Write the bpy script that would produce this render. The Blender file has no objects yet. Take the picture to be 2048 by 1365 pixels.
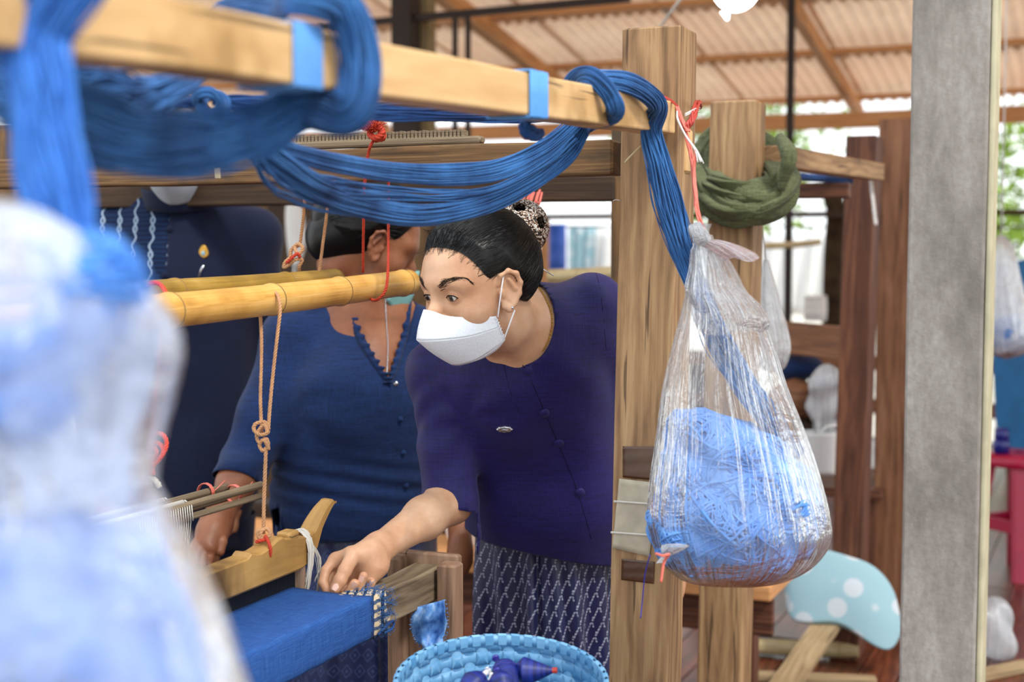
import bpy, bmesh, math, random
import numpy as np
from mathutils import Vector, Matrix
rng = np.random.default_rng(7); random.seed(7)
# ------------------------------------------------------------ camera
FOC = 2844.0; TILT = math.atan((682.5-500)/FOC); EYE = np.array([0, 0, 1.3])
sc = bpy.context.scene
cam_d = bpy.data.cameras.new('camera'); cam_d.sensor_width = 36; cam_d.lens = 36*FOC/2048
cam = bpy.data.objects.new('camera', cam_d); sc.collection.objects.link(cam)
cam.location = EYE; cam.rotation_euler = (math.pi/2-TILT, 0, 0); sc.camera = cam
cam_d.clip_start = .05; cam_d.clip_end = 200
cam_d.dof.use_dof = True; cam_d.dof.focus_distance = 2.40; cam_d.dof.aperture_fstop = 3.2
FW = np.array([0, math.cos(TILT), -math.sin(TILT)]); UP = np.array([0, math.sin(TILT), math.cos(TILT)])
def P(x, y, D):
    """world point seen at (x, y) of the photograph, D metres in front (world Y)"""
    r = FW+(x-1024)/FOC*np.array([1., 0, 0])-(y-682.5)/FOC*UP
    return EYE+r*D/r[1]
# ------------------------------------------------------------ light
world = bpy.data.worlds.new('sky'); sc.world = world; world.use_nodes = True
wn = world.node_tree.nodes; wl = world.node_tree.links
bgn = wn['Background']; tc = wn.new('ShaderNodeTexCoord'); sp = wn.new('ShaderNodeSeparateXYZ'); rp = wn.new('ShaderNodeValToRGB')
wl.new(tc.outputs['Generated'], sp.inputs[0]); wl.new(sp.outputs['Z'], rp.inputs[0]); wl.new(rp.outputs[0], bgn.inputs[0])
rp.color_ramp.elements[0].position = 0.0; rp.color_ramp.elements[0].color = (.95, .98, 1.0, 1)
rp.color_ramp.elements[1].position = .7; rp.color_ramp.elements[1].color = (.82, .90, 1.0, 1)
bgn.inputs[1].default_value = 1.9
sund = bpy.data.lights.new('sun', 'SUN'); sund.energy = 2.6; sund.angle = math.radians(12); sund.color = (1, .95, .87)
sun = bpy.data.objects.new('sun', sund); sc.collection.objects.link(sun)
sun.rotation_euler = Vector((-.50, .62, -.95)).to_track_quat('-Z', 'Y').to_euler()
sc.view_settings.view_transform = 'Standard'; sc.view_settings.look = 'None'; sc.view_settings.gamma = 1
sc.view_settings.use_curve_mapping = False; sc.view_settings.exposure = 0.0
sc.cycles.max_bounces = 8; sc.cycles.transparent_max_bounces = 24; sc.cycles.diffuse_bounces = 4
# ------------------------------------------------------------ grid directions of the building and looms
TH = math.radians(23); U = np.array([math.sin(TH), math.cos(TH), 0.]); V = np.array([math.cos(TH), -math.sin(TH), 0.]); Z = np.array([0, 0, 1.])
def UV(u, v, z): return U*u+V*v+Z*z
def uof(p): return float(np.dot(p, U))
def vof(p): return float(np.dot(p, V))
def lin(h):
    h = h.lstrip('#'); c = [int(h[i:i+2], 16)/255 for i in (0, 2, 4)]
    return tuple([(x/12.92 if x <= .04045 else ((x+.055)/1.055)**2.4) for x in c])+(1,)
# ------------------------------------------------------------ node helper
class NT:
    def __init__(s, name):
        s.m = bpy.data.materials.new(name); s.m.use_nodes = True; s.t = s.m.node_tree; s.n = s.t.nodes; s.n.clear()
        s.out = s.n.new('ShaderNodeOutputMaterial')
    def set(s, sock, v):
        if isinstance(v, bpy.types.NodeSocket): s.t.links.new(v, sock)
        elif v is not None: sock.default_value = v
    def add(s, typ, **kw):
        n = s.n.new(typ)
        for k, v in kw.items(): setattr(n, k, v)
        return n
    def coord(s, kind='Object', scale=(1, 1, 1), rand=True):
        c = s.add('ShaderNodeTexCoord').outputs[kind]
        mp = s.add('ShaderNodeMapping'); s.set(mp.inputs[0], c); mp.inputs['Scale'].default_value = scale
        if rand:
            oi = s.add('ShaderNodeObjectInfo'); m = s.math('MULTIPLY', oi.outputs['Random'], 37.)
            cb = s.add('ShaderNodeCombineXYZ'); s.set(cb.inputs[0], m); s.set(cb.inputs[1], m); s.set(cb.inputs[2], m)
            s.set(mp.inputs['Location'], cb.outputs[0])
        return mp.outputs[0]
    def noise(s, vec, scale=5, detail=4, rough=.55, dist=0.):
        n = s.add('ShaderNodeTexNoise'); s.set(n.inputs['Vector'], vec); n.inputs['Scale'].default_value = scale
        n.inputs['Detail'].default_value = detail; n.inputs['Roughness'].default_value = rough; n.inputs['Distortion'].default_value = dist
        return n.outputs[0]
    def wave(s, vec, scale=5, direction='X', dist=0., detail=2, dscale=1., prof='SIN'):
        n = s.add('ShaderNodeTexWave', bands_direction=direction, wave_profile=prof); s.set(n.inputs['Vector'], vec)
        n.inputs['Scale'].default_value = scale; n.inputs['Distortion'].default_value = dist
        n.inputs['Detail'].default_value = detail; n.inputs['Detail Scale'].default_value = dscale
        return n.outputs['Fac']
    def ramp(s, fac, stops, interp='LINEAR'):
        n = s.add('ShaderNodeValToRGB'); cr = n.color_ramp; cr.interpolation = interp
        while len(cr.elements) < len(stops): cr.elements.new(.5)
        for e, (p, c) in zip(cr.elements, stops):
            e.position = p; e.color = lin(c) if isinstance(c, str) else (tuple(c)+(1,) if len(c) == 3 else c) if not isinstance(c, (int, float)) else (c, c, c, 1)
        s.set(n.inputs[0], fac); return n.outputs[0]
    def math(s, op, a, b=None, c=None):
        n = s.add('ShaderNodeMath', operation=op); s.set(n.inputs[0], a)
        if b is not None: s.set(n.inputs[1], b)
        if c is not None: s.set(n.inputs[2], c)
        return n.outputs[0]
    def mix(s, f, a, b, mode='MIX'):
        n = s.add('ShaderNodeMix', data_type='RGBA', blend_type=mode); s.set(n.inputs[0], f)
        s.set(n.inputs[6], lin(a) if isinstance(a, str) else a); s.set(n.inputs[7], lin(b) if isinstance(b, str) else b)
        return n.outputs[2]
    def bump(s, h, strength=.3, dist=.01):
        n = s.add('ShaderNodeBump'); n.inputs['Strength'].default_value = strength; n.inputs['Distance'].default_value = dist
        s.set(n.inputs['Height'], h); return n.outputs[0]
    def bsdf(s, col=None, rough=.6, normal=None, spec=.5, **kw):
        b = s.add('ShaderNodeBsdfPrincipled')
        s.set(b.inputs['Base Color'], lin(col) if isinstance(col, str) else col); s.set(b.inputs['Roughness'], rough)
        b.inputs['Specular IOR Level'].default_value = spec
        if normal is not None: s.set(b.inputs['Normal'], normal)
        for k, v in kw.items(): s.set(b.inputs[k.replace('_', ' ')], v)
        return b.outputs[0]
    def done(s, sh): s.set(s.out.inputs[0], sh); return s.m
def wood(name, dark, mid, light, rough=.6, ring=9., grain=1., stain=None, spec=.35):
    t = NT(name); uv = t.coord('UV', (1, 1, 1)); 
    big = t.add('ShaderNodeMapping'); t.set(big.inputs[0], uv); big.inputs['Scale'].default_value = (1.6, 12, 1)
    n1 = t.noise(big.outputs[0], 2.2, 5, .6, .6)
    fine = t.add('ShaderNodeMapping'); t.set(fine.inputs[0], uv); fine.inputs['Scale'].default_value = (6, 220, 1)
    n2 = t.noise(fine.outputs[0], 2., 3, .6)
    w = t.wave(big.outputs[0], ring*.12, 'Y', 14., 4, 1.3)
    f = t.math('ADD', t.math('MULTIPLY', n1, .72), t.math('MULTIPLY', w, .13)); f = t.math('ADD', f, t.math('MULTIPLY', n2, .2))
    c = t.ramp(f, [(.28, dark), (.52, mid), (.78, light)])
    if stain:
        sm = t.noise(uv, 5., 4, .6); c = t.mix(t.ramp(sm, [(.52, 0.), (.66, 1.)]), c, stain)
    cr = t.add('ShaderNodeMapping'); t.set(cr.inputs[0], uv); cr.inputs['Scale'].default_value = (1.2, 26, 1)
    ck = t.ramp(t.noise(cr.outputs[0], 3.1, 2, .5, .3), [(.30, 1.), (.335, 0.)])
    c = t.mix(t.math('MULTIPLY', ck, .7), c, '2a1a10')
    h = t.math('SUBTRACT', t.math('ADD', t.math('MULTIPLY', n2, grain), t.math('MULTIPLY', w, .4)), t.math('MULTIPLY', ck, 2.))
    return t.done(t.bsdf(c, rough, t.bump(h, .25, .0015), spec))
def fabric(name, c1, c2, scale=900., rough=.85, bump=.25, sheen=.05, slub=None, coat=0.):
    t = NT(name); o = t.coord('Object')
    w1 = t.wave(o, scale/6, 'Z', 1.5, 1, 3.); w2 = t.wave(o, scale/6, 'X', 1.5, 1, 3.)
    big = t.noise(o, 9., 4)
    st = t.add('ShaderNodeMapping'); t.set(st.inputs[0], o); st.inputs['Scale'].default_value = (22, 22, 420)
    s1 = t.noise(st.outputs[0], 1., 3); st2 = t.add('ShaderNodeMapping'); t.set(st2.inputs[0], o); st2.inputs['Scale'].default_value = (420, 420, 22)
    s2 = t.noise(st2.outputs[0], 1., 3)
    f = t.math('ADD', t.math('MULTIPLY', t.math('ADD', s1, s2), .42), t.math('MULTIPLY', big, .2))
    c = t.ramp(f, [(.38, c1), (.66, c2)])
    h = t.math('ADD', t.math('ADD', w1, w2), t.math('MULTIPLY', t.math('ADD', s1, s2), 1.5))
    return t.done(t.bsdf(c, rough, t.bump(h, bump, .0012), .25, Sheen_Weight=min(sheen, .08), Sheen_Roughness=.5))
def plain(name, col, rough=.5, spec=.5, var=.12, metal=0., scale=12., bump=.1, **kw):
    t = NT(name); o = t.coord('Object'); n = t.noise(o, scale, 4)
    cc = lin(col); dk = tuple(x*(1-var*2) for x in cc[:3])+(1,)
    return t.done(t.bsdf(t.mix(t.ramp(n, [(.35, 0.), (.65, 1.)]), dk, cc), rough, t.bump(n, bump, .003), spec, Metallic=metal, **kw))
def yarnmat(name, dark, light, scale=1.):
    t = NT(name); uv = t.coord('UV', (3, 1, 1)); o = t.coord('Object')
    n = t.noise(uv, 4., 3); b = t.noise(o, 14., 3); hf = t.noise(o, 420., 2)
    f = t.math('ADD', t.math('MULTIPLY', n, .5), t.math('ADD', t.math('MULTIPLY', b, .35), t.math('MULTIPLY', hf, .15)))
    return t.done(t.bsdf(t.ramp(f, [(.34, dark), (.66, light)]), .8, t.bump(hf, .3, .001), .2, Sheen_Weight=.08))
def filmmat(name, tint=(.93, .95, 1), lo=.10, hi=.45, sc_=(3, 3, 1), rough=.12, streak=14.):
    t = NT(name); uv = t.coord('UV', sc_, rand=False)
    st = t.add('ShaderNodeMapping'); t.set(st.inputs[0], uv); st.inputs['Scale'].default_value = (streak, .8, 1)
    n1 = t.noise(st.outputs[0], 1.6, 4, .6, .5); n2 = t.noise(uv, 2.4, 5, .6, 1.2)
    h = t.math('ADD', t.math('MULTIPLY', n1, 1.), t.math('MULTIPLY', n2, .8))
    nrm = t.bump(h, .6, .015)
    fac = t.ramp(t.math('MULTIPLY', t.math('ADD', n1, n2), .5), [(.38, lo), (.66, hi)])
    lw = t.add('ShaderNodeLayerWeight'); lw.inputs[0].default_value = .25
    fac = t.math('MAXIMUM', fac, t.math('MULTIPLY', lw.outputs['Facing'], .5))
    tr = t.add('ShaderNodeBsdfTransparent'); tr.inputs[0].default_value = (.97, .98, 1, 1)
    pr = t.bsdf(tuple(tint)+(1,), rough, nrm, .8)
    tl = t.add('ShaderNodeBsdfTranslucent'); tl.inputs[0].default_value = tuple(tint)+(1,)
    m1 = t.add('ShaderNodeMixShader'); m1.inputs[0].default_value = .45; t.set(m1.inputs[1], pr); t.set(m1.inputs[2], tl.outputs[0])
    m2 = t.add('ShaderNodeMixShader'); t.set(m2.inputs[0], fac); t.set(m2.inputs[1], tr.outputs[0]); t.set(m2.inputs[2], m1.outputs[0])
    gl = t.add('ShaderNodeBsdfGlossy'); gl.inputs['Roughness'].default_value = rough; t.set(gl.inputs['Normal'], nrm)
    fr = t.add('ShaderNodeFresnel'); fr.inputs[0].default_value = 1.45; t.set(fr.inputs['Normal'], nrm)
    m3 = t.add('ShaderNodeMixShader'); t.set(m3.inputs[0], fr.outputs[0]); t.set(m3.inputs[1], m2.outputs[0]); t.set(m3.inputs[2], gl.outputs[0])
    return t.done(m3.outputs[0])
# ------------------------------------------------------------ object helpers
COL = sc.collection
def tag(o, label=None, cat=None, group=None, kind=None):
    if label: o['label'] = label
    if cat: o['category'] = cat
    if group: o['group'] = group
    if kind: o['kind'] = kind
    return o
BASE = {}
def thing(name, base, label=None, cat=None, group=None, kind=None):
    o = bpy.data.objects.new(name, None); COL.objects.link(o); o.location = tuple(float(x) for x in base)
    o.empty_display_size = .05; BASE[o.name] = np.array(base, float); return tag(o, label, cat, group, kind)
class G:
    """geometry collector"""
    def __init__(s): s.v = []; s.f = []; s.uv = []; s.n = 0
    def add(s, v, f, uv=None):
        v = np.asarray(v, float).reshape(-1, 3); s.v.append(v)
        s.f += [tuple(int(i)+s.n for i in q) for q in f]
        s.uv.append(np.zeros((len(v), 2)) if uv is None else np.asarray(uv, float)); s.n += len(v); return s
def build(name, g, mat, parent=None, smooth=True, label=None, cat=None, group=None, kind=None, base=None, loopuv=None, mods=None):
    if isinstance(g, tuple): g = G().add(*g)
    v = np.concatenate(g.v)
    if parent is not None: b = BASE[parent.name]
    elif base is not None: b = np.array(base, float)
    else: b = np.array([(v[:, 0].min()+v[:, 0].max())/2, (v[:, 1].min()+v[:, 1].max())/2, v[:, 2].min()])
    me = bpy.data.meshes.new(name); me.from_pydata((v-b).tolist(), [], g.f)
    uvl = me.uv_layers.new(name='UVMap'); uva = np.concatenate(g.uv)
    if loopuv is not None: uvl.data.foreach_set('uv', np.asarray(loopuv, float).ravel())
    else:
        idx = np.zeros(len(me.loops), int); me.loops.foreach_get('vertex_index', idx); uvl.data.foreach_set('uv', uva[idx].ravel())
    me.materials.append(mat)
    if smooth: me.polygons.foreach_set('use_smooth', [True]*len(me.polygons))
    me.validate(); me.update()
    o = bpy.data.objects.new(name, me); COL.objects.link(o)
    if parent is not None: o.parent = parent
    else: o.location = tuple(b)
    BASE[o.name] = b
    return tag(o, label, cat, group, kind)
def frames(pts):
    pts = np.asarray(pts, float); t = np.gradient(pts, axis=0); t /= np.linalg.norm(t, axis=1)[:, None]+1e-12
    n = np.cross(t[0], [0, 0, 1.]); 
    if np.linalg.norm(n) < .2: n = np.cross(t[0], [0, 1., 0])
    n /= np.linalg.norm(n); N = [n]
    for i in range(1, len(pts)):
        n = N[-1]-t[i]*np.dot(N[-1], t[i]); n /= np.linalg.norm(n)+1e-12; N.append(n)
    N = np.array(N); return t, N, np.cross(t, N)
def tube(g, pts, r, sides=6, cap=True, closed=False):
    pts = np.asarray(pts, float); n = len(pts); r = np.broadcast_to(np.asarray(r, float), (n,)) if np.ndim(r) < 2 else r
    t, N, B = frames(pts); a = np.arange(sides)/sides*2*math.pi
    rr = r[:, None, None]
    v = pts[:, None]+rr*(np.cos(a)[None, :, None]*N[:, None]+np.sin(a)[None, :, None]*B[:, None])
    L = np.concatenate([[0], np.cumsum(np.linalg.norm(np.diff(pts, axis=0), axis=1))])
    uv = np.stack(np.broadcast_arrays(L[:, None], (a/(2*math.pi))[None, :]*float(r.mean())*6.28), -1).reshape(-1, 2)
    f = [(i*sides+j, i*sides+(j+1) % sides, (i+1)*sides+(j+1) % sides, (i+1)*sides+j) for i in range(n-1) for j in range(sides)]
    if closed: f += [((n-1)*sides+j, (n-1)*sides+(j+1) % sides, (j+1) % sides, j) for j in range(sides)]
    elif cap: f += [tuple(range(sides))[::-1], tuple(range((n-1)*sides, n*sides))]
    return g.add(v.reshape(-1, 3), f, uv)
def spline(pts, n=60, closed=False):
    """Catmull-Rom through points (any dimension)"""
    p = np.asarray(pts, float)
    if closed: q = np.vstack([p[-1], p, p[:2]]); m = len(p)
    else: q = np.vstack([2*p[0]-p[1], p, 2*p[-1]-p[-2]]); m = len(p)-1
    s = np.linspace(0, m, n, endpoint=not closed); i = np.minimum(s.astype(int), m-1); t = (s-i)[:, None]
    a, b, c, d = q[i], q[i+1], q[i+2], q[i+3]
    return .5*((2*b)+(-a+c)*t+(2*a-5*b+4*c-d)*t**2+(-a+3*b-3*c+d)*t**3)
def PS(lst): return np.array([P(*a) for a in lst])
def rope(pts, r=.003, n=None, pitch=.016, strands=3, g=None, sides=5):
    pts = np.asarray(pts, float); L = np.linalg.norm(np.diff(pts, axis=0), axis=1).sum()
    n = n or max(12, int(L/.0022)); p = spline(pts, n); t, N, B = frames(p)
    s = np.concatenate([[0], np.cumsum(np.linalg.norm(np.diff(p, axis=0), axis=1))]); g = g or G()
    for k in range(strands):
        a = 2*math.pi*(s/pitch+k/strands)
        q = p+(r*.52)*(np.cos(a)[:, None]*N+np.sin(a)[:, None]*B); tube(g, q, r*.56, sides)
    return g
def box_geo(p0, p1, wa, wb, A, B, bev=.004, nseg=10, wob=0., taper=1.):
    """beam from p0 to p1; cross-section wa along A, wb along B, corners at centre"""
    p0 = np.asarray(p0, float); p1 = np.asarray(p1, float); L = np.linalg.norm(p1-p0)
    c = [(-1, -1), (1, -1), (1, 1), (-1, 1)]; prof = []
    ha, hb = wa/2, wb/2
    for k, (sx, sy) in enumerate(c):
        cx, cy = sx*(ha-bev), sy*(hb-bev); a0 = math.atan2(sy, sx)-math.pi/4
        for j in range(3): a = a0+j*math.pi/4; prof.append((cx+bev*math.cos(a), cy+bev*math.sin(a)))
    prof = np.array(prof); m = len(prof)
    per = np.concatenate([[0], np.cumsum(np.linalg.norm(np.diff(np.vstack([prof, prof[:1]]), axis=0), axis=1))])
    ts = np.concatenate([[0, bev/L], np.linspace(0, 1, nseg+1)[1:-1], [1-bev/L, 1]]) if nseg > 1 else np.array([0, bev/L, 1-bev/L, 1])
    vs, uvs = [], []
    for i, t in enumerate(ts):
        sc_ = 1-(1-taper)*t; e = bev*.8 if i in (0, len(ts)-1) else 0
        q = prof*sc_; q = q-np.sign(q)*e
        w = rng.normal(size=3)*wob if 0 < i < len(ts)-1 else 0
        vs.append(p0+(p1-p0)*t+q[:, :1]*A+q[:, 1:]*B+w)
        uvs.append(np.stack([np.full(m, t*L), per[:-1]], 1))
    vs.append(vs[-1].mean(0)[None]); vs.insert(0, vs[0].mean(0)[None])
    v = np.concatenate(vs); uv = np.concatenate([uvs[0].mean(0)[None]]+uvs+[uvs[-1].mean(0)[None]])
    f = []; n = len(ts)
    for i in range(n-1):
        for j in range(m): a = 1+i*m; f.append((a+j, a+(j+1) % m, a+m+(j+1) % m, a+m+j))
    for j in range(m): f.append((0, 1+(j+1) % m, 1+j)); a = 1+(n-1)*m; f.append((n*m+1, a+j, a+(j+1) % m))
    if np.dot(np.cross(A, B), p1-p0) < 0: f = [q[::-1] for q in f]
    return v, f, uv
def beam(name, p0, p1, wa, wb, mat, parent=None, A=None, B=None, **kw):
    d = np.asarray(p1, float)-np.asarray(p0, float); d = d/np.linalg.norm(d)
    gk = {k: kw.pop(k) for k in ('bev', 'nseg', 'wob', 'taper') if k in kw}
    if A is None: A = np.cross(d, Z); A = A/np.linalg.norm(A)
    if B is None: B = np.cross(A, d); B = B/np.linalg.norm(B)
    return build(name, box_geo(p0, p1, wa, wb, np.asarray(A, float), np.asarray(B, float), **gk), mat, parent, smooth=False, **kw)
def loft(rings, closed=True, uvs=None, cap=False):
    R = np.asarray(rings, float); n, m = R.shape[:2]; f = []
    mm = m if closed else m-1
    for i in range(n-1):
        for j in range(mm): f.append((i*m+j, i*m+(j+1) % m, (i+1)*m+(j+1) % m, (i+1)*m+j))
    v = R.reshape(-1, 3)
    uv = np.stack(np.meshgrid(np.linspace(0, 1, n), np.linspace(0, 1, m), indexing='ij')[::-1], -1).reshape(-1, 2) if uvs is None else np.asarray(uvs).reshape(-1, 2)
    if cap:
        v = np.vstack([v, R[0].mean(0), R[-1].mean(0)]); uv = np.vstack([uv, uv[0], uv[-1]]); k = n*m
        for j in range(mm): f.append((k, (j+1) % m, j)); f.append((k+1, (n-1)*m+j, (n-1)*m+(j+1) % m))
    return v, f, uv
def solidify(o, t, off=0.):
    m = o.modifiers.new('thick', 'SOLIDIFY'); m.thickness = t; m.offset = off; return o
# ------------------------------------------------------------ implicit surfaces for bodies and clothes
class Sdf:
    def __init__(s): s.ops = []; s.disp = None
    def ell(s, c, r, R=None, k=.02, sub=False): s.ops.append(('e', np.asarray(c, float), np.asarray(r, float), None if R is None else np.asarray(R, float), k, sub)); return s
    def cone(s, a, b, ra, rb, k=.02, sub=False): s.ops.append(('c', np.asarray(a, float), np.asarray(b, float), (ra, rb), k, sub)); return s
    def chain(s, pts, rs, k=.01):
        for i in range(len(pts)-1): s.cone(pts[i], pts[i+1], rs[i], rs[i+1], k)
        return s
    def __call__(s, p):
        d = np.full(len(p), 1e3)
        for o in s.ops:
            if o[0] == 'e':
                q = p-o[1]
                if o[3] is not None: q = q@o[3]
                k0 = np.linalg.norm(q/o[2], axis=1); k1 = np.linalg.norm(q/o[2]**2, axis=1)+1e-9; e = k0*(k0-1)/k1
            else:
                ab = o[2]-o[1]; t = np.clip(((p-o[1])@ab)/max(ab@ab, 1e-12), 0, 1)
                e = np.linalg.norm(p-o[1]-t[:, None]*ab, axis=1)-(o[3][0]+(o[3][1]-o[3][0])*t)
            k = o[4]
            if o[5]:
                e = -e; h = np.maximum(k-np.abs(d-e), 0)/k; d = np.maximum(d, e)+h*h*k/4
            else: h = np.maximum(k-np.abs(d-e), 0)/k; d = np.minimum(d, e)-h*h*k/4
        if s.disp is not None: d = d-s.disp(p)
        return d
    def grad(s, p, e=.0008):
        d0 = s(p); g = np.stack([s(p+np.eye(3)[i]*e)-d0 for i in range(3)], 1)/e; return d0, g
    def project(s, p, n=2, off=0.):
        for _ in range(n):
            d, g = s.grad(p); st = g*((d-off)/np.maximum((g*g).sum(1), .2))[:, None]; l = np.linalg.norm(st, axis=1); p = p-st*np.minimum(1, .012/np.maximum(l, 1e-9))[:, None]
        return p
def nets(F, org, h):
    s = F < 0; nx, ny, nz = F.shape
    acc = np.zeros((nx-1, ny-1, nz-1, 3)); cnt = np.zeros((nx-1, ny-1, nz-1))
    for ax in range(3):
        o1, o2 = [a for a in range(3) if a != ax]
        lo = [slice(None)]*3; hi = [slice(None)]*3; lo[ax] = slice(0, -1); hi[ax] = slice(1, None)
        A, B = F[tuple(lo)], F[tuple(hi)]; x = (A < 0) != (B < 0); t = np.where(x, A/np.where(x, A-B, 1), 0)
        for d1 in (0, 1):
            for d2 in (0, 1):
                sl = [None]*3; sl[ax] = slice(None)
                sl[o1] = slice(d1, F.shape[o1]-1+d1); sl[o2] = slice(d2, F.shape[o2]-1+d2)
                xx = x[tuple(sl)]; tt = t[tuple(sl)]
                cnt += xx; acc[..., ax] += tt; acc[..., o1] += xx*d1; acc[..., o2] += xx*d2
    m = cnt > 0; idx = -np.ones(m.shape, int); idx[m] = np.arange(m.sum())
    ijk = np.argwhere(m); v = (ijk+acc[m]/cnt[m][:, None])*h+org
    faces = []
    for ax in range(3):
        o1, o2 = (ax+1) % 3, (ax+2) % 3
        lo = [slice(None)]*3; hi = [slice(None)]*3; lo[ax] = slice(0, -1); hi[ax] = slice(1, None)
        A, B = s[tuple(lo)], s[tuple(hi)]; e = np.argwhere(A != B)
        e = e[(e[:, o1] > 0) & (e[:, o2] > 0) & (e[:, o1] < F.shape[o1]-1) & (e[:, o2] < F.shape[o2]-1)]
        def cell(d1, d2): c = e.copy(); c[:, o1] -= d1; c[:, o2] -= d2; return idx[c[:, 0], c[:, 1], c[:, 2]]
        q = np.stack([cell(1, 1), cell(0, 1), cell(0, 0), cell(1, 0)], 1)
        ins = s[e[:, 0], e[:, 1], e[:, 2]]; q[~ins] = q[~ins][:, ::-1]; faces.append(q)
    return v, np.concatenate(faces)
def polygonise(sdf, lo, hi, h, keep=None, proj=1, clip=None):
    lo = np.asarray(lo, float); hi = np.asarray(hi, float)
    n = np.ceil((hi-lo)/h).astype(int)+1
    # coarse pass to skip far cells
    ax = [lo[i]+np.arange(n[i])*h for i in range(3)]
    F = np.full(n, 1.); st = 6
    cg = np.stack(np.meshgrid(*[a[::st] for a in ax], indexing='ij'), -1); cd = sdf(cg.reshape(-1, 3)).reshape(cg.shape[:3])
    big = np.repeat(np.repeat(np.repeat(cd, st, 0), st, 1), st, 2)
    pad = [(0, max(0, n[i]-big.shape[i])) for i in range(3)]; big = np.pad(big, pad, mode='edge')[:n[0], :n[1], :n[2]]
    F[:] = np.where(big < 0, -1., 1.); near = np.abs(big) < st*h*1.75+.012
    ii = np.argwhere(near); F[near] = sdf(lo+ii*h)
    v, f = nets(F, lo, h)
    if proj: v = sdf.project(v, proj)
    if keep is not None:
        g = keep(v); ok = (g[f] > -h*.35).all(1); f = f[ok]
        # snap the border onto the cut
        e = np.concatenate([f[:, [0, 1]], f[:, [1, 2]], f[:, [2, 3]], f[:, [3, 0]]]); es = np.sort(e, 1)
        key = es[:, 0].astype(np.int64)*len(v)+es[:, 1]; u, c = np.unique(key, return_counts=True)
        bd = np.unique(np.concatenate([u[c == 1]//len(v), u[c == 1] % len(v)]).astype(int))
        lim = np.all((v[bd] > lo+h*1.6) & (v[bd] < hi-h*1.6), 1); bd = bd[lim]
        for _ in range(3):
            p = v[bd]; g0 = keep(p); gr = np.stack([keep(p+np.eye(3)[i]*.001)-g0 for i in range(3)], 1)/.001
            stp = gr*(g0/np.maximum((gr*gr).sum(1), 1e-6))[:, None]; l = np.linalg.norm(stp, axis=1); stp *= np.minimum(1, h*1.5/np.maximum(l, 1e-9))[:, None]
            v[bd] = p-stp
    used = np.unique(f); mp = -np.ones(len(v), int); mp[used] = np.arange(len(used))
    return v[used], mp[f]
def euler(yaw, pitch, roll):
    y, p, r = map(math.radians, (yaw, pitch, roll))
    Rz = np.array([[math.cos(y), -math.sin(y), 0], [math.sin(y), math.cos(y), 0], [0, 0, 1]])
    Rx = np.array([[1, 0, 0], [0, math.cos(p), -math.sin(p)], [0, math.sin(p), math.cos(p)]])
    Ry = np.array([[math.cos(r), 0, math.sin(r)], [0, 1, 0], [-math.sin(r), 0, math.cos(r)]])
    return Rz@Rx@Ry
# ------------------------------------------------------------ materials
M = {}
M['post'] = wood('post_wood', '5a4129', '957350', 'bb9b70', .62, 9)
M['beam'] = wood('beam_wood', 'c79a63', 'd8b07a', 'e6c691', .5, 6, stain='a9834f')
M['rail'] = wood('rail_wood', '3a2815', '6a4c2c', '8b6b44', .65, 8, stain='4a3a26')
M['grey'] = wood('grey_wood', '463a2c', '7b6a54', 'a39377', .75, 8, 1.5)
M['jamb'] = wood('jamb_wood', '5d4636', '8d6e58', 'ab9078', .7, 8)
M['red'] = wood('red_wood', '2e170e', '583322', '7f5238', .6, 7)
M['red2'] = wood('red_brown_wood', '4f2f1e', '80553a', '9b7050', .6, 7)
M['dark'] = wood('dark_wood', '1e140c', '3b2818', '5b4128', .7, 8)
M['raft'] = wood('rafter_wood', '9a6638', 'c48a56', 'dcae78', .6, 8)
M['gold'] = wood('beater_wood', '7d5a2e', 'ae8448', 'cfa566', .5, 7, stain='5e4425')
M['floor'] = wood('floor_wood', '2c140c', '5a2c1c', '8a4a2e', .28, 6, spec=.6)
M['plankp'] = wood('pale_plank', '6f5b40', '9a8463', 'b7a27e', .7, 7)
M['concrete'] = (lambda t: t.done(t.bsdf(t.mix(t.ramp(t.noise(t.coord('Object', (1, 1, .5)), 90., 3), [(.35, 0.), (.7, .5)]), t.ramp(t.noise(t.coord('Object', (1, 1, .45)), 7., 6, .65), [(.3, '6f6a64'), (.48, '98928b'), (.72, 'b5b0aa')]), '7d766e'), .9, t.bump(t.noise(t.coord('Object'), 60., 6, .7), .4, .004), .2)))(NT('concrete'))
M['conc2'] = plain('lit_concrete', 'c6bfa0', .85, .2)
M['steel'] = plain('dark_steel', '2a1d18', .6, .3)
M['ctan'] = plain('tan_paint', '8c7a58', .8, .2)
M['sheet'] = (lambda t: t.done(t.bsdf(t.mix(t.ramp(t.noise(t.coord('Object'), 1.1, 3, .6), [(.42, 0.), (.62, .8)]), t.ramp(t.noise(t.coord('Object'), 9., 5, .7), [(.3, 'bba792'), (.6, 'e2d6cc')]), 'cf9c70'), .85, None, .2)))(NT('weathered_glow_sheet'))
t = NT('glow_sheet'); _p = [n for n in M['sheet'].node_tree.nodes if n.type == 'BSDF_PRINCIPLED'][0]; _nt = M['sheet'].node_tree; _o = [n for n in _nt.nodes if n.type == 'OUTPUT_MATERIAL'][0]
_tl = _nt.nodes.new('ShaderNodeBsdfTranslucent'); _tl.inputs[0].default_value = (.95, .80, .66, 1); _mx = _nt.nodes.new('ShaderNodeMixShader'); _mx.inputs[0].default_value = .55; _nt.links.new(_p.outputs[0], _mx.inputs[1]); _nt.links.new(_tl.outputs[0], _mx.inputs[2]); _nt.links.new(_mx.outputs[0], _o.inputs[0])  # translucency added to make the roof underside glow brighter
M['skin'] = None
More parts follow.
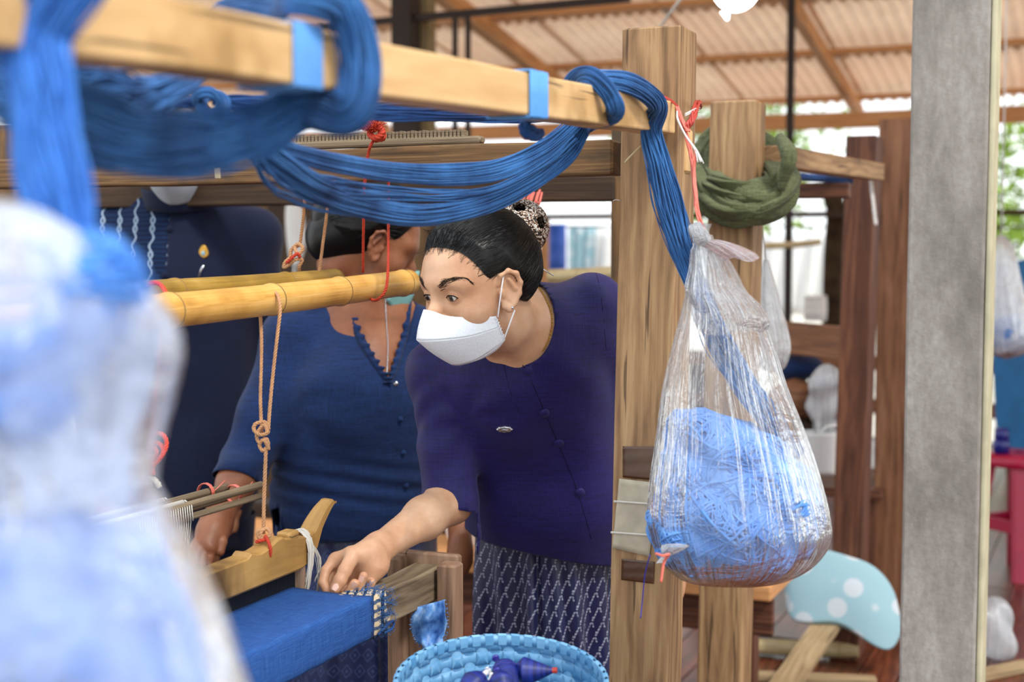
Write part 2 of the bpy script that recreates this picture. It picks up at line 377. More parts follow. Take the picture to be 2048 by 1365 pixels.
def skin(name, c1, c2, c3):
    t = NT(name); o = t.coord('Object'); n = t.noise(o, 16., 5, .6); n2 = t.noise(o, 420., 3); bl = t.noise(o, 5., 2)
    c = t.ramp(t.math('ADD', t.math('MULTIPLY', n, .6), t.math('MULTIPLY', bl, .4)), [(.36, c1), (.52, c2), (.66, c3)])
    return t.done(t.bsdf(c, .42, t.bump(t.math('ADD', n2, t.noise(o, 90., 3)), .22, .0012), .4, Subsurface_Weight=.12, Subsurface_Scale=.012, Subsurface_Radius=(1, .35, .2)))
M['skin1'] = skin('light_skin', 'b98463', 'cf9f7c', 'dcb291')
M['skin2'] = skin('brown_skin', '74432c', '8c573a', '9e6a4a')
M['skin3'] = skin('tan_skin', '8a583c', 'a8714f', 'b98060')
M['nail'] = plain('nail', 'dfb3a0', .25, .5)
def hairm(name='black_hair'):
    t = NT(name); uv = t.coord('Object', (1, 1, 1)); n = t.noise(uv, 300., 3)
    return t.done(t.bsdf(t.ramp(n, [(.3, '030303'), (.7, '0d0a09')]), .36, t.bump(n, .3, .001), .35))
M['hair'] = hairm()
M['eyew'] = plain('eye_white', 'd9cfc8', .15, .6, .03); M['iris'] = plain('iris', '2a1710', .1, .8, .05); M['pupil'] = plain('pupil', '040303', .08, .8, 0)
M['brow'] = plain('brow_hair', '33241d', .7, .2); M['lidline'] = plain('lash', '1a100c', .6, .3)
M['maskw'] = (lambda t: t.done(t.bsdf(t.ramp(t.noise(t.coord('Object'), 500., 2), [(.3, 'dfe2e8'), (.7, 'f3f4f8')]), .75, t.bump(t.noise(t.coord('Object'), 350., 3), .25, .0008), .25, Subsurface_Weight=.1, Subsurface_Scale=.004)))(NT('mask_fabric'))
M['maskg'] = plain('mask_grey', 'b9bec6', .8, .2); M['stitch'] = plain('stitch', 'b6b9c0', .8, .2, 0); M['strap'] = plain('ear_loop', 'f0eff0', .6, .3, .03)
M['aqua'] = plain('aqua_mask', '8fc4c0', .7, .2)
M['jk1'] = fabric('navy_purple_silk', '100e3c', '221c62', 900, .5, .22, .25)
M['jk1s'] = plain('navy_seam', '0b0a2c', .7, .2)
M['jk2'] = fabric('indigo_cotton', '08193a', '143060', 700, .85, .35, .3)
M['jk3'] = fabric('dark_navy_cotton', '070e26', '0e1836', 700, .85, .25, .2)
M['gold_m'] = plain('gold', 'c99a45', .3, .5, .1, .9); M['silver'] = plain('silver', 'd8dade', .2, .5, .05, .9)
M['yarn'] = yarnmat('blue_yarn', '17386a', '4079b8'); M['yarnl'] = yarnmat('light_blue_yarn', '4a86c9', '6aa6e4'); M['yarnd'] = yarnmat('dark_blue_yarn', '10295a', '24528f')
M['yarnb'] = yarnmat('bagged_yarn', '2f6cc0', '5f9ce6'); M['yarnv'] = yarnmat('vivid_yarn', '2257ad', '4d8ce0')
M['yarnbag'] = yarnmat('pale_bagged_yarn', '3a72bf', '86b2e6')
M['ropet'] = plain('tan_rope', 'c9976c', .7, .3, .12, scale=60); M['roper'] = plain('red_rope', 'c2402a', .6, .3, .1, scale=60); M['ropeo'] = plain('orange_rope', 'e6432a', .5, .4, .08)
M['ropew'] = plain('white_cord', 'ded8cc', .8, .2, .08); M['pinks'] = plain('pink_string', 'f07a68', .4, .5, .15); M['reds'] = plain('red_plastic', 'b8382a', .35, .5, .15)
M['clear'] = plain('clear_strip', 'd9d6d2', .3, .5, .05)
def bamboo(name, a, b, c):
    t = NT(name); uv = t.coord('UV', (1, 1, 1)); st = t.add('ShaderNodeMapping'); t.set(st.inputs[0], uv); st.inputs['Scale'].default_value = (5, 160, 1)
    n = t.noise(st.outputs[0], 1.4, 3, .6); b2 = t.noise(uv, 9., 4, .6); f = t.math('ADD', t.math('MULTIPLY', n, .35), t.math('MULTIPLY', b2, .65))
    return t.done(t.bsdf(t.ramp(f, [(.3, a), (.5, b), (.68, c)]), .33, t.bump(n, .2, .001), .5))
M['bam1'] = bamboo('pale_bamboo', 'a9742f', 'd9a452', 'e6bd74'); M['bam2'] = bamboo('olive_bamboo', '6e521f', '9c7a30', 'b8954c'); M['bamn'] = plain('bamboo_node', '9c7a48', .7, .2)
M['bam3'] = bamboo('dry_bamboo', '8f7a50', 'b8a478', 'd0bf94')
M['cloth'] = (lambda t: (lambda uv, s1, s2, a, b: t.done(t.bsdf(t.ramp(t.math('ADD', t.math('MULTIPLY', t.math('ADD', s1, s2), .38), t.math('MULTIPLY', t.math('ADD', a, b), .13)), [(.32, '18366c'), (.5, '264f93'), (.68, '4274b8')]), .8, t.bump(t.math('ADD', t.math('ADD', a, b), s1), .5, .001), .2)))(
    None, t.noise(t.coord('UV', (700, 26, 1)), 1., 3), t.noise(t.coord('UV', (26, 700, 1)), 1., 3), t.wave(t.coord('UV'), 130, 'X', .6), t.wave(t.coord('UV'), 130, 'Y', .6)))(NT('indigo_weave'))
M['warp'] = plain('warp_thread', '1f4b98', .7, .2); M['hed'] = plain('heddle_thread', 'e2ded4', .7, .3, .05); M['reedm'] = plain('reed_wire', '20242e', .5, .4)
M['film'] = filmmat('clear_plastic_film', (.97, .98, 1), .03, .20)
M['filmf'] = filmmat('frosty_plastic_film', (.70, .79, .98), .30, .88, (2, 2, 1), .25, 3.)
M['filmw'] = filmmat('white_plastic_film', (.9, .93, .97), .45, .85)
M['filmp'] = filmmat('pink_tinted_film', (.95, .62, .60), .35, .75)
M['green'] = fabric('olive_green_cloth', '3a4028', '6f7350', 500, .9, .3, .2)
M['white'] = plain('white_paint', 'e8e8e6', .6, .3, .03); M['paper'] = plain('taped_paper', 'c2b7a0', .6, .3, .12, scale=30)
M['tape'] = plain('brown_tape', '5d3a20', .22, .6, .2)
M['plb'] = plain('blue_plastic', '2c5fc9', .4, .5); M['wallb'] = plain('blue_panel', '1668a0', .5, .4, .08); M['pink'] = plain('magenta_plastic', 'b3113f', .3, .5, .08)
M['blueb'] = plain('deep_blue_plastic', '151f80', .2, .6)
M['soil'] = plain('pale_ground', 'e0d8c8', .95, .1, .15, scale=3)
M['leaf'] = plain('leaf_green', '8fae3a', .6, .3, .25, Subsurface_Weight=0.); M['bark'] = plain('bark', '4a3b2b', .9, .1, .3)
M['lamp'] = None
t = NT('lamp_glow'); e = t.add('ShaderNodeEmission'); e.inputs[0].default_value = (1, .98, .95, 1); e.inputs[1].default_value = 9; M['lamp'] = t.done(e.outputs[0])
M['bstrip'] = (lambda t: t.done(t.bsdf(t.ramp(t.noise(t.coord('Object'), 12., 3), [(.35, '5590bc'), (.6, '7db0d3')]), .38, t.bump(t.wave(t.coord('UV'), 160, 'Y', 0), .25, .0006), .5)))(NT('blue_packing_strap'))
M['spool'] = (lambda t: t.done(t.bsdf(t.ramp(t.noise(t.coord('UV', (90, 2, 1)), 2., 3), [(.35, '0b1245'), (.65, '1c2c80')]), .4, t.bump(t.wave(t.coord('UV'), 260, 'X', .3), .2, .0006), .4)))(NT('bobbin_thread'))
M['violet'] = plain('violet_plastic', '302c96', .3, .5); M['redtip'] = plain('red_tip', 'a03022', .4, .4)
# ikat skirt: rows of hooked zigzags in off-white on navy; u, v of the UV map in metres
def ikat(name, base, base2, mark, cw=.024, ch=.036, strength=1., dia=False):
    t = NT(name); uv = t.coord('UV', rand=False); s = t.add('ShaderNodeSeparateXYZ'); t.set(s.inputs[0], uv)
    nz = t.noise(t.coord('UV', (260, 40, 1), rand=False), 1., 2)
    y0 = t.math('DIVIDE', s.outputs['Y'], ch); row = t.math('FLOOR', y0); par = t.math('MULTIPLY', t.math('MODULO', t.math('ABSOLUTE', row), 2.), .5)
    x = t.math('FRACT', t.math('ADD', t.math('ADD', t.math('DIVIDE', s.outputs['X'], cw), par), t.math('MULTIPLY', t.math('SUBTRACT', nz, .5), .10))); y = t.math('FRACT', y0)
    def band(val, c, w): return t.math('LESS_THAN', t.math('ABSOLUTE', t.math('SUBTRACT', val, c)), w)
    def rng_(val, a, b): return t.math('MULTIPLY', t.math('GREATER_THAN', val, a), t.math('LESS_THAN', val, b))
    if dia:
        d = t.math('ADD', t.math('ABSOLUTE', t.math('SUBTRACT', x, .5)), t.math('ABSOLUTE', t.math('SUBTRACT', y, .5)))
        m = t.math('MAXIMUM', band(d, .4, .05), t.math('LESS_THAN', d, .13))
    else:
        l1 = t.math('MULTIPLY', band(x, t.math('ADD', t.math('MULTIPLY', y, .42), .12), .075), rng_(y, .05, .93))      # long slanted stroke
        l2 = t.math('MULTIPLY', band(x, t.math('SUBTRACT', 1.16, t.math('MULTIPLY', y, .55)), .07), rng_(y, .62, .95))    # hook down from the top
        l3 = t.math('MULTIPLY', band(x, t.math('SUBTRACT', .10, t.math('MULTIPLY', y, -.1)), .06), rng_(y, .1, .34))
        dash = t.math('LESS_THAN', t.math('FRACT', t.math('MULTIPLY', y, 5.)), .74)
        m = t.math('MULTIPLY', t.math('MAXIMUM', t.math('MAXIMUM', l1, l2), l3), dash)
    m = t.math('MULTIPLY', m, t.math('MULTIPLY', t.ramp(nz, [(.25, .3), (.55, 1.)]), strength))
    b = t.mix(t.noise(t.coord('Object'), 12., 3), base, base2)
    return t.done(t.bsdf(t.mix(m, b, mark), .34, t.bump(nz, .15, .0006), .5, Sheen_Weight=.1))
M['sk1'] = ikat('ikat_silk', '090d30', '12184a', '9497aa', .0175, .030)
M['sk2'] = ikat('navy_ikat_cotton', '0c1a42', '142557', '4a5c8c', .026, .036, .6, True)
def chain_stripes():
    t = NT('jacket_panel'); uv = t.coord('Object', rand=False); s = t.add('ShaderNodeSeparateXYZ'); t.set(s.inputs[0], uv)
    x = t.math('FRACT', t.math('DIVIDE', s.outputs['X'], .047)); z = t.math('MULTIPLY', s.outputs['Z'], 150.)
    w = t.math('MULTIPLY', t.math('SINE', z), .10)
    a = t.math('LESS_THAN', t.math('ABSOLUTE', t.math('SUBTRACT', t.math('ADD', x, w), .5)), .055)
    b = t.math('MULTIPLY', t.math('LESS_THAN', t.math('ABSOLUTE', t.math('SUBTRACT', t.math('SUBTRACT', x, w), .5)), .05), t.math('GREATER_THAN', t.math('SINE', t.math('MULTIPLY', z, .5)), .1))
    c = t.mix(t.math('MAXIMUM', a, b), t.ramp(t.wave(t.coord('Object', rand=False), 28, 'Z', 2.), [(.3, '081430'), (.7, '0f2444')]), '8494a6')
    return t.done(t.bsdf(c, .85, None, .2))
M['chain'] = chain_stripes()
M['pillow'] = (lambda t: t.done(t.bsdf(t.mix(t.ramp((lambda v: (t.set(v.inputs['Vector'], t.coord('Object', rand=False)), setattr(v.inputs['Scale'], 'default_value', 13.), v.outputs['Distance'])[2])(t.add('ShaderNodeTexVoronoi')), [(.36, 1.), (.42, 0.)]), '8fb0ba', 'b9c2c8'), .85, None, .2)))(NT('dotted_aqua_cotton'))
M['plaid'] = (lambda t: t.done(t.bsdf(t.mix(t.math('GREATER_THAN', t.wave(t.coord('Object'), 22, 'X', .5), .75), t.mix(t.math('GREATER_THAN', t.wave(t.coord('Object'), 22, 'Z', .5), .6), 'c9b596', '4a5872'), '26344e'), .9, None, .2)))(NT('plaid_rag'))
M['jewel'] = (lambda t: t.done(t.bsdf(t.ramp(t.noise(t.coord('Object'), 260., 2), [(.38, '17100c'), (.46, '8a5a35'), (.52, 'd9cdbd'), (.6, 'ffffff'), (.66, '5a4a40')], 'CONSTANT'), .2, t.bump(t.noise(t.coord('Object'), 260., 2), 1., .002), .8, Metallic=.4)))(NT('glitter_crystals'))
M['rag'] = (lambda t: t.done(t.bsdf(t.ramp(t.noise(t.coord('Object'), 38., 4), [(.35, '2b5390'), (.55, '5f8fcc'), (.7, 'a9c4e4')]), .9, t.bump(t.noise(t.coord('Object'), 300., 3), .5, .001), .2)))(NT('frayed_blue_rag'))
# ------------------------------------------------------------ the setting
floor = thing('floor', (0, 4, 0), kind='structure')
build('subfloor', box_geo(UV(-1.5, 0, -.05), UV(10.2, 0, -.05), 12, .06, V, Z, nseg=1), M['dark'], floor, smooth=False)
pl_me = None
vv = -2.2
k = 0
while vv < 4.4:
    for (u0, u1) in ((.6+.4*(k % 3), 5.2+.5*(k % 2)), (5.21+.5*(k % 2), 9.9)):
        beam('plank', UV(u0, vv, -.011), UV(u1, vv, -.011), .116, .022, M['floor'], floor, A=V, B=Z, nseg=1, bev=.002)
    vv += .12; k += 1
ground = build('ground', (lambda n: (np.array([[x, y, -.35-.00*x] for x in np.linspace(-30, 40, n) for y in np.linspace(-12, 60, n)]), [(i*n+j, i*n+j+1, (i+1)*n+j+1, (i+1)*n+j)[::-1] for i in range(n-1) for j in range(n-1)]))(24), M['soil'], smooth=False, kind='structure')
ceiling = thing('ceiling', (1, 9, 2.3), kind='structure')
SL = -.172; UE = 9.75
def rz(u): return 2.30+(UE-u)*-SL
def sheet(u0, u1, v0, v1, dz):
    n = int((v1-v0)/.076*8); v_ = np.linspace(v0, v1, n); us = np.linspace(u0, u1, 3)
    L = [[UV(u, vq, rz(u)+dz+(u1-u)*.012+.013*math.cos(2*math.pi*vq/.076)) for vq in v_] for u in us]
    return loft(L, closed=False)
for r in range(6):
    u1 = UE+.15-r; u0 = u1-1.14; v0 = -7.2
    k = 0
    while v0 < 5.2:
        if not (r == 5 and k == 99):
            o = build('roof_sheet', sheet(u0, u1, v0, v0+.80+.03, .03+.004*(k % 2)), M['sheet'], ceiling); solidify(o, .002)
        v0 += .798; k += 1
for r in range(7):
    u = UE-.12-r*1.0; beam('purlin', UV(u, -7.2, rz(u)-.015), UV(u, 5.2, rz(u)-.015), .05, .035, M['raft'], ceiling, A=U, B=Z, nseg=8)
for v0 in (-5.2, -3.4, vof(P(1195, 150, 10.2)), vof(P(1722, 215, 9.7)), vof(P(2330, 215, 8.8))):
    beam('rafter', UV(UE+.05, v0, rz(UE+.05)-.075), UV(4.0, v0, rz(4.0)-.075), .055, .09, M['raft'], ceiling, A=V, nseg=8)
beam('wall_plate', UV(UE-.45, -7, 2.13), UV(UE-.45, 5.2, 2.13), .07, .105, M['raft'], ceiling, A=U, B=Z, nseg=8)
# dark tie rail with its hangers and the columns
beam('tie_beam', P(640, 54, 7.4), P(1260, -4, 6.7), .035, .036, M['steel'], ceiling, nseg=4)
for x in (910, 936): beam('hanger', P(x, 30, 7.0), P(x, 330, 7.0), .024, .024, M['steel'], ceiling, A=V, B=U, nseg=2)
def column(name, x0, x1, D, m, y0=-60, z0=0., label=None, cat=None, w2=None, y1=None, x1b=None):
    a = P((x0+x1)/2, y0, D); w = (x1-x0)/FOC*D
    b = P((x0+x1)/2, y1, D) if y1 else np.array([a[0], a[1], z0])
    return beam(name, b, a, w, w2 or w, m, A=V, B=U, nseg=6, label=label, cat=cat)
o = column('dark_column', 789, 832, 7.2, M['steel'], label='dark brown post holding the roof behind the loom, left of the tan one', cat='post')
o = column('tan_column', 834, 866, 7.3, M['ctan'], label='tan painted post standing against the dark brown roof post', cat='post')
o = column('steel_pole', 1577, 1591, 7.4, M['steel'], label='thin dark steel pole rising to the roof behind the green cloth', cat='pole')
# concrete pillar
a0, a1 = P(1797, 1365, 3.0), P(1825, 0, 3.0); d = (a1-a0)/(a1-a0)[2]; dn = d/np.linalg.norm(d)
b0 = a0-d*(a0[2]); b1 = a1+d*(2.93-a1[2])
off = V*.078+U*.07
pil = thing('concrete_pillar', b0+off, 'square weathered grey concrete pillar on the right of the looms', 'pillar')
beam('shaft', b0+off, b1+off, .156, .14, M['concrete'], pil, A=V, B=U, nseg=12, bev=.006, wob=.0006)
beam('lit_side_strip', b0+V*.163+U*.06, b1+V*.163+U*.06, .012, .11, M['conc2'], pil, A=V, B=U, nseg=4, label='pale strip standing in for the lit side of the pillar')  # light on the pillar's right side, imitated by a paler strip
# rear partition of upright boards and rails
wall = thing('wall_back', UV(6.2, -3, 0), kind='structure')
uW = 6.3; vR = vof(P(1040, 400, 6.8)); z_top = 1.62
vv = -4.6; k = 0
while vv < vR-.02:
    zt = z_top+.02*math.sin(k*2.3); gap = False
    if not gap: beam('board', UV(uW+.01*(k % 2), vv, 0), UV(uW+.01*(k % 2), vv, zt), .15, .018, M['dark'] if k % 3 else M['rail'], wall, A=V, B=U, nseg=2, bev=.002)
    vv += .157; k += 1
for z in (.45, 1.0, 1.60): beam('wall_rail', UV(uW-.04, -4.7, z), UV(uW-.04, vR, z), .05, .08, M['rail'], wall, A=U, B=Z, nseg=4)
# railing at the far right opening, outer frame posts
rl = thing('railing', UV(8.6, 2, 0), 'brown timber railing closing the shed on the garden side', 'railing')
vL_, vR_ = vof(P(1040, 430, 9.)), 5.0
for z, h in ((.62, .09), (.36, .09), (1.515, .035)): beam('rail', UV(8.7, vL_, z), UV(8.7, vR_, z), .04, h, M['red2'] if z < 1.5 else M['dark'], rl, A=U, B=Z, nseg=5)
vv = vL_
while vv < vR_: beam('rail_post', UV(8.72, vv, 0), UV(8.72, vv, 1.53 if vv > 0 else 1.5), .05, .05, M['raft'], rl, A=V, B=U, nseg=2); vv += 1.15
for i in range(26): vq = vL_+.1+i*(vR_-vL_-.2)/26; beam('slat', UV(8.69, vq, -.02), UV(8.69, vq, .66), .11, .015, M['dark'], rl, A=V, B=U, nseg=1)
# ------------------------------------------------------------ main loom
loom = thing('weaving_loom', UV(2.4, -.7, 0), 'timber hand loom in front, with the square post the blue skein hangs on', 'loom')
# corner post (front left corner and right edges measured)
c0, c1 = P(1217, 1365, 2.33), P(1246, 57, 2.33); d = (c1-c0)/(c1-c0)[2]
p0 = c0-d*c0[2]; cc = V*.0485+U*.05
beam('post', p0+cc, c1+cc, .097, .10, M['post'], loom, A=V, B=U, nseg=16, bev=.0025, wob=.0007)
postc = lambda z: p0+d*z+cc
# top beam on the near side of the post
TD = 2.285; K = TD*(2231-1352)
def tb(x): return K/(2231-x)
e1t, e1b = P(1352, 205, TD), P(1350, 267, TD)
xa = 60; ya = 73.5+.2*(xa-702)+4; yb = 179.6+.141*(xa-705)
e0t, e0b = P(xa, ya, tb(xa)), P(xa, yb, tb(xa))
hb_ = np.linalg.norm(e1t-e1b)
ax0 = (e0t+e0b)/2; ax1 = (e1t+e1b)/2; ax0 = ax1+(ax0-ax1)*1.25
top_d = (ax1-ax0)/np.linalg.norm(ax1-ax0); TBW = .052
top_side = np.cross(top_d, Z); top_side /= np.linalg.norm(top_side)   # towards +V
beam('top_beam', ax0-top_side*TBW/2, ax1-top_side*TBW/2, TBW, .0505, M['beam'], loom, A=top_side, nseg=14, bev=.003, wob=.0006)
def on_top(x, dy=0., out=0.):
    """point of the top beam's camera-side face, above the pixel column x: dy = height from the beam axis, out = out of the face"""
    t = (tb(x)-ax0[1])/(ax1-ax0)[1]; return ax0+(ax1-ax0)*t+Z*dy+top_side*out
# cross rails
def crossrail(name, x1, yt, yb, D1, th, m, x0=-160, par=loom, **kw):
    t_, b_ = P(x1, yt, D1), P(x1, yb, D1); c = (t_+b_)/2; h = abs(t_[2]-b_[2])
    # far left end runs along -V until it reaches pixel column x0
    s = 0
    for s in np.linspace(0, 3, 600):
        q = c-V*s; dd = (q-EYE)@FW; 
        if 1024+FOC*q[0]/dd < x0: break
    return beam(name, c-V*s, c, th, h, m, par, A=U, B=Z, nseg=12, wob=.0006, **kw), c
R1, c_r1 = crossrail('side_rail', 1236, 282, 352, 2.39, .055, M['rail'])
R2, c_r2 = crossrail('far_side_rail', 1238, 352, 402, 3.05, .06, M['dark'])
# notched warp rack on the rail
g = G(); zr = c_r1[2]+.034
xa_, xb_ = P(590, 290, 2.63), P(935, 290, 2.5)
va, vb = vof(xa_), vof(xb_); n = 46
for i in range(n):
    v0 = va+(vb-va)*i/n; v1 = va+(vb-va)*(i+.72)/n
    g.add(*box_geo(UV(uof(c_r1), v0, zr+.016), UV(uof(c_r1), v1, zr+.016), .02, .012+.002*(i % 3), U, Z, nseg=1, bev=.001))
build('rack_teeth', g, M['grey'], loom, smooth=False, kind='stuff')
beam('warp_rack', UV(uof(c_r1), va-.02, zr+.004), UV(uof(c_r1), vb+.03, zr+.004), .026, .014, M['grey'], loom, A=U, B=Z, nseg=6)
# far posts of the loom, and lower rail
for (u_, v_) in ((uof(c_r1)+.03, vof(c_r1)-1.62), (uof(c_r2), vof(c_r2)-1.62)):
    beam('post', UV(u_, v_, 0), UV(u_, v_, 1.62), .09, .09, M['rail'], loom, A=V, B=U, nseg=6)
beam('post', UV(uof(c_r2)+.02, vof(c_r2)+.035, 0), UV(uof(c_r2)+.02, vof(c_r2)+.035, 1.60), .09, .09, M['rail'], loom, A=V, B=U, nseg=6)
# breast beam and its jamb
cr1 = P(744, 1197, 2.25); vB = vof(cr1); zB = cr1[2]; uB = uof(cr1)
ub1 = uof(P(888, 1150, 2.5))
beam('breast_beam', UV(uB-1.15, vB-.031, zB-.034), UV(ub1, vB-.031, zB-.030), .055, .058, M['grey'], loom, A=V, B=Z, nseg=14, bev=.004, wob=.0012)
jz = zB+.012
beam('jamb_plate', UV(ub1+.006, vB-.035, 0), UV(ub1+.006, vB-.035, jz+.006), .125, .016, M['jamb'], loom, A=V, B=U, nseg=5)
beam('jamb_cleat', UV(ub1-.022, vB+.020, 0), UV(ub1-.022, vB+.020, jz-.004), .036, .038, M['jamb'], loom, A=V, B=U, nseg=5)
beam('jamb_cleat', UV(ub1-.022, vB-.083, 0), UV(ub1-.022, vB-.083, jz), .026, .038, M['jamb'], loom, A=V, B=U, nseg=5)
# bottom side rail tying jamb and post, near the floor
beam('lower_rail', UV(ub1+.03, vof(postc(.3))-1.6, .3), UV(uof(postc(.3))+.01, vof(postc(.3))-.05, .3), .05, .07, M['jamb'], loom, A=U, B=Z, nseg=5)
# woven cloth: from the reed over the breast beam, down its face and back under
uL = uB-1.0; nA, prof = 60, []
vReed = vB-.150; zReed = zB+.004
for s in np.linspace(0, 1, 14): prof.append((vReed+(vB-.004-vReed)*s, zReed+(zB+.003-zReed)*s-.0025*math.sin(s*math.pi)))
for a in (.5, 1.0): prof.append((vB-.004+.0055*math.sin(a*1.57), zB-.0025+.0055*math.cos(a*1.57)))
for s in np.linspace(.1, 1, 8): prof.append((vB+.0022+.001*math.sin(s*3), zB-.003-s*.058))
prof += [(vB-.002, zB-.0655), (vB-.03, zB-.068), (vB-.06, zB-.068), (vB-.12, zB-.09), (vB-.3, zB-.16)]
prof = np.array(prof); cl = np.concatenate([[0], np.cumsum(np.linalg.norm(np.diff(prof, axis=0), axis=1))])
us = np.linspace(uL, uB, nA); rg, uvs = [], []
for i, u in enumerate(us):
    j = .0009*np.sin(u*90+prof[:, 0]*60)*np.linspace(.2, 1, len(prof))
    rg.append([UV(u+(0 if i < nA-1 else .0012*math.sin(q*400)), a, b+jj) for (a, b), jj, q in zip(prof, j, cl)]); uvs.append(np.stack([np.full(len(prof), u), cl], 1))
clo = build('woven_cloth', loft(rg, False, uvs), M['cloth'], label='indigo blue cloth being woven, stretched over the front beam of the loom', cat='cloth'); solidify(clo, .0014)
# selvage fringe of thread ends
g = G()
for s in np.linspace(.02, .9, 40):
    i = int(s*15); v_, z_ = prof[i]
    tube(g, [UV(uB, v_, z_), UV(uB+rng.uniform(.001, .004), v_+rng.normal()*.001, z_+rng.normal()*.001)], .0004, 3)
build('selvage_ends', g, M['cloth'], clo, kind='stuff')
# warp from the reed to the back rail
wp = G()
for i in range(260):
    u = uL+(uB-uL)*i/259; lift = .016 if i % 2 else -.014
    tube(wp, [UV(u, vReed, zReed), UV(u, vReed-.26, zReed+.01+lift), UV(u, vReed-.62, zReed+.03), UV(u+.0, vReed-1.25, zReed+.06)], .00062, 3)
warp = build('warp_threads', wp, M['warp'], label='sheet of stretched dark blue warp threads behind the cloth', cat='warp', kind='stuff')
wb = beam('warp_beam', UV(uL-.1, vReed-1.28, zReed+.06), UV(uB+.1, vReed-1.28, zReed+.06), .06, .06, M['rail'], loom, A=V, B=Z, nseg=4)
# beater: carved bar with horn end, reed below
bt = thing('beater', UV(uB-.2, vReed, zReed), 'honey brown carved beater bar with a hooked horn end, over the cloth', 'beater')
ut = uof(P(600, 1100, 2.31)); bz0, bz1 = P(597, 1130, 2.31)[2], P(597, 1074, 2.31)[2]
# bar silhouette along u with the notches and horn, extruded in V
sil_t = [(-.95, .046), (-.25, .044), (-.155, .046), (-.15, .052), (-.145, .052), (-.125, .046), (-.10, .050), (-.07, .060), (-.055, .060), (-.05, .056), (-.02, .052), (.02, .047), (.045, .052), (.062, .068), (.085, .084), (.105, .093), (.118, .093), (.123, .088)]
sil_b = [(-.95, -.010), (-.2, -.008), (.0, -.006), (.030, .0), (.050, .018), (.070, .048), (.095, .068), (.110, .078), (.123, .084)]
tu = np.linspace(-.95, .123, 120); tt = np.interp(tu, *zip(*sil_t)); tbm = np.interp(tu, *zip(*sil_b))
rg = []; uvs = []
for a, h1, h0 in zip(tu, tt, tbm):
    w = .017 if a < .04 else .017-.006*(a-.04)/.083; r_ = .004; zb = bz0-.002
    ring = [(-w, h0+r_), (-w, h1-r_), (-w+r_, h1), (w-r_, h1-.001), (w, h1-r_), (w, h0+r_), (w-r_, h0), (-w+r_, h0)]
    rg.append([UV(ut+a, vReed+x, zb+z) for x, z in ring]); uvs.append([(a, .012*k) for k in range(8)])
build('bar', loft(rg, True, uvs, cap=True), M['gold'], bt, smooth=False)
beam('peg', UV(ut-.035, vReed+.002, bz0+.052), UV(ut-.005, vReed+.002, bz0+.053), .028, .014, M['gold'], bt, A=V, B=Z, nseg=2)
g = G()
for i in range(240):
    u = uL+.02+(uB-.01-uL)*i/240; g.add(*box_geo(UV(u, vReed, zReed-.05), UV(u, vReed, bz0), .006, .0009, V, U, nseg=1, bev=.0001))
build('reed', g, M['reedm'], bt, smooth=False, kind='stuff')
beam('reed_cap', UV(ut+.012, vReed, zReed-.06), UV(ut+.012, vReed, bz0+.01), .028, .012, M['jamb'], bt, A=V, B=U, nseg=2)
beam('lower_bar', UV(uL, vReed, zReed-.066), UV(ut+.02, vReed, zReed-.066), .03, .03, M['gold'], bt, A=V, B=Z, nseg=4)
# white cord wound round the beater end
g = G()
for k in range(26):
    u = ut+.012+.016*rng.random(); a = np.linspace(0, 2*math.pi, 18); z0 = bz0+.018; hh = .034+.003*rng.random(); ww = .020+.003*rng.random()
    lo_ = -.055*rng.random()-.012
    pts = [UV(u+rng.normal()*.001, vReed+ww*math.cos(q), z0+(hh*math.sin(q) if math.sin(q) > 0 else (hh-lo_)*math.sin(q))) for q in a]; tube(g, pts, .0011, 4, cap=False)
for k in range(14):
    u = ut+.02; tube(g, spline([UV(u, vReed+.02, z0+.02), UV(u+.01+.02*rng.random(), vReed+.024, z0-.02), UV(u+.03*rng.random(), vReed+.022, z0-.05-.04*rng.random())], 8), .0005, 3)
build('cord_wrap', g, M['ropew'], label='white cotton cord wound round the horned end of the beater', cat='cord')
# heddle frames: bars with white loops
def heddle(dv, lab, zc, u1):
    v_ = vB-dv; h = thing('heddle', UV(uB-.3, v_, zc-.2), lab, 'heddle')
    u1 = min(u1, 9); tube_g = G(); L0 = uB-.9
    for zz, rr in ((zc, .0075), (zc-.02, .006)):
        p = spline([UV(L0, v_, zz), UV((L0+u1)/2, v_+.002, zz+.002), UV(u1, v_, zz+.004)], 16); gg = tube(G(), p, rr, 8); build('bar', gg, M['grey'], h)
        if zz == zc: last = p
    w = uof(P(404, 1000, 2.37))+.03
    gg = tube(G(), spline([UV(L0, v_, zc+.009), UV(w-.05, v_, zc+.011)], 8), .0045, 8); build('white_rod', gg, M['hed'], h)
    g = G()
    for i in range(130):
        u = w-.85+.82*i/130
        tube(g, [UV(u, v_-.006, zc+.012), UV(u, v_+.008, zc+.004), UV(u+.002, v_+.009, zc-.022)], .0014, 4)
        a = rng.normal()*.003
        tube(g, [UV(u+.001, v_+.006, zc-.02), UV(u+a, v_+.002, (zc+zB)/2), UV(u, v_, zB+.012)], .00055, 3)
        tube(g, [UV(u+.002, v_-.004, zc-.02), UV(u-a+.002, v_-.002, (zc+zB)/2), UV(u, v_, zB-.06)], .00055, 3)
    build('heddle_loops', g, M['hed'], h, kind='stuff'); return h, w
uh = uof(P(520, 975, 2.58))
heddle(.345, 'heddle bars with white loops, nearer the beater, with a worn wooden tip', P(520, 975, 2.58)[2], uh)
heddle(.385, 'heddle bars with white loops, just behind the nearer set', P(470, 978, 2.58)[2]+.004, uh-.05)
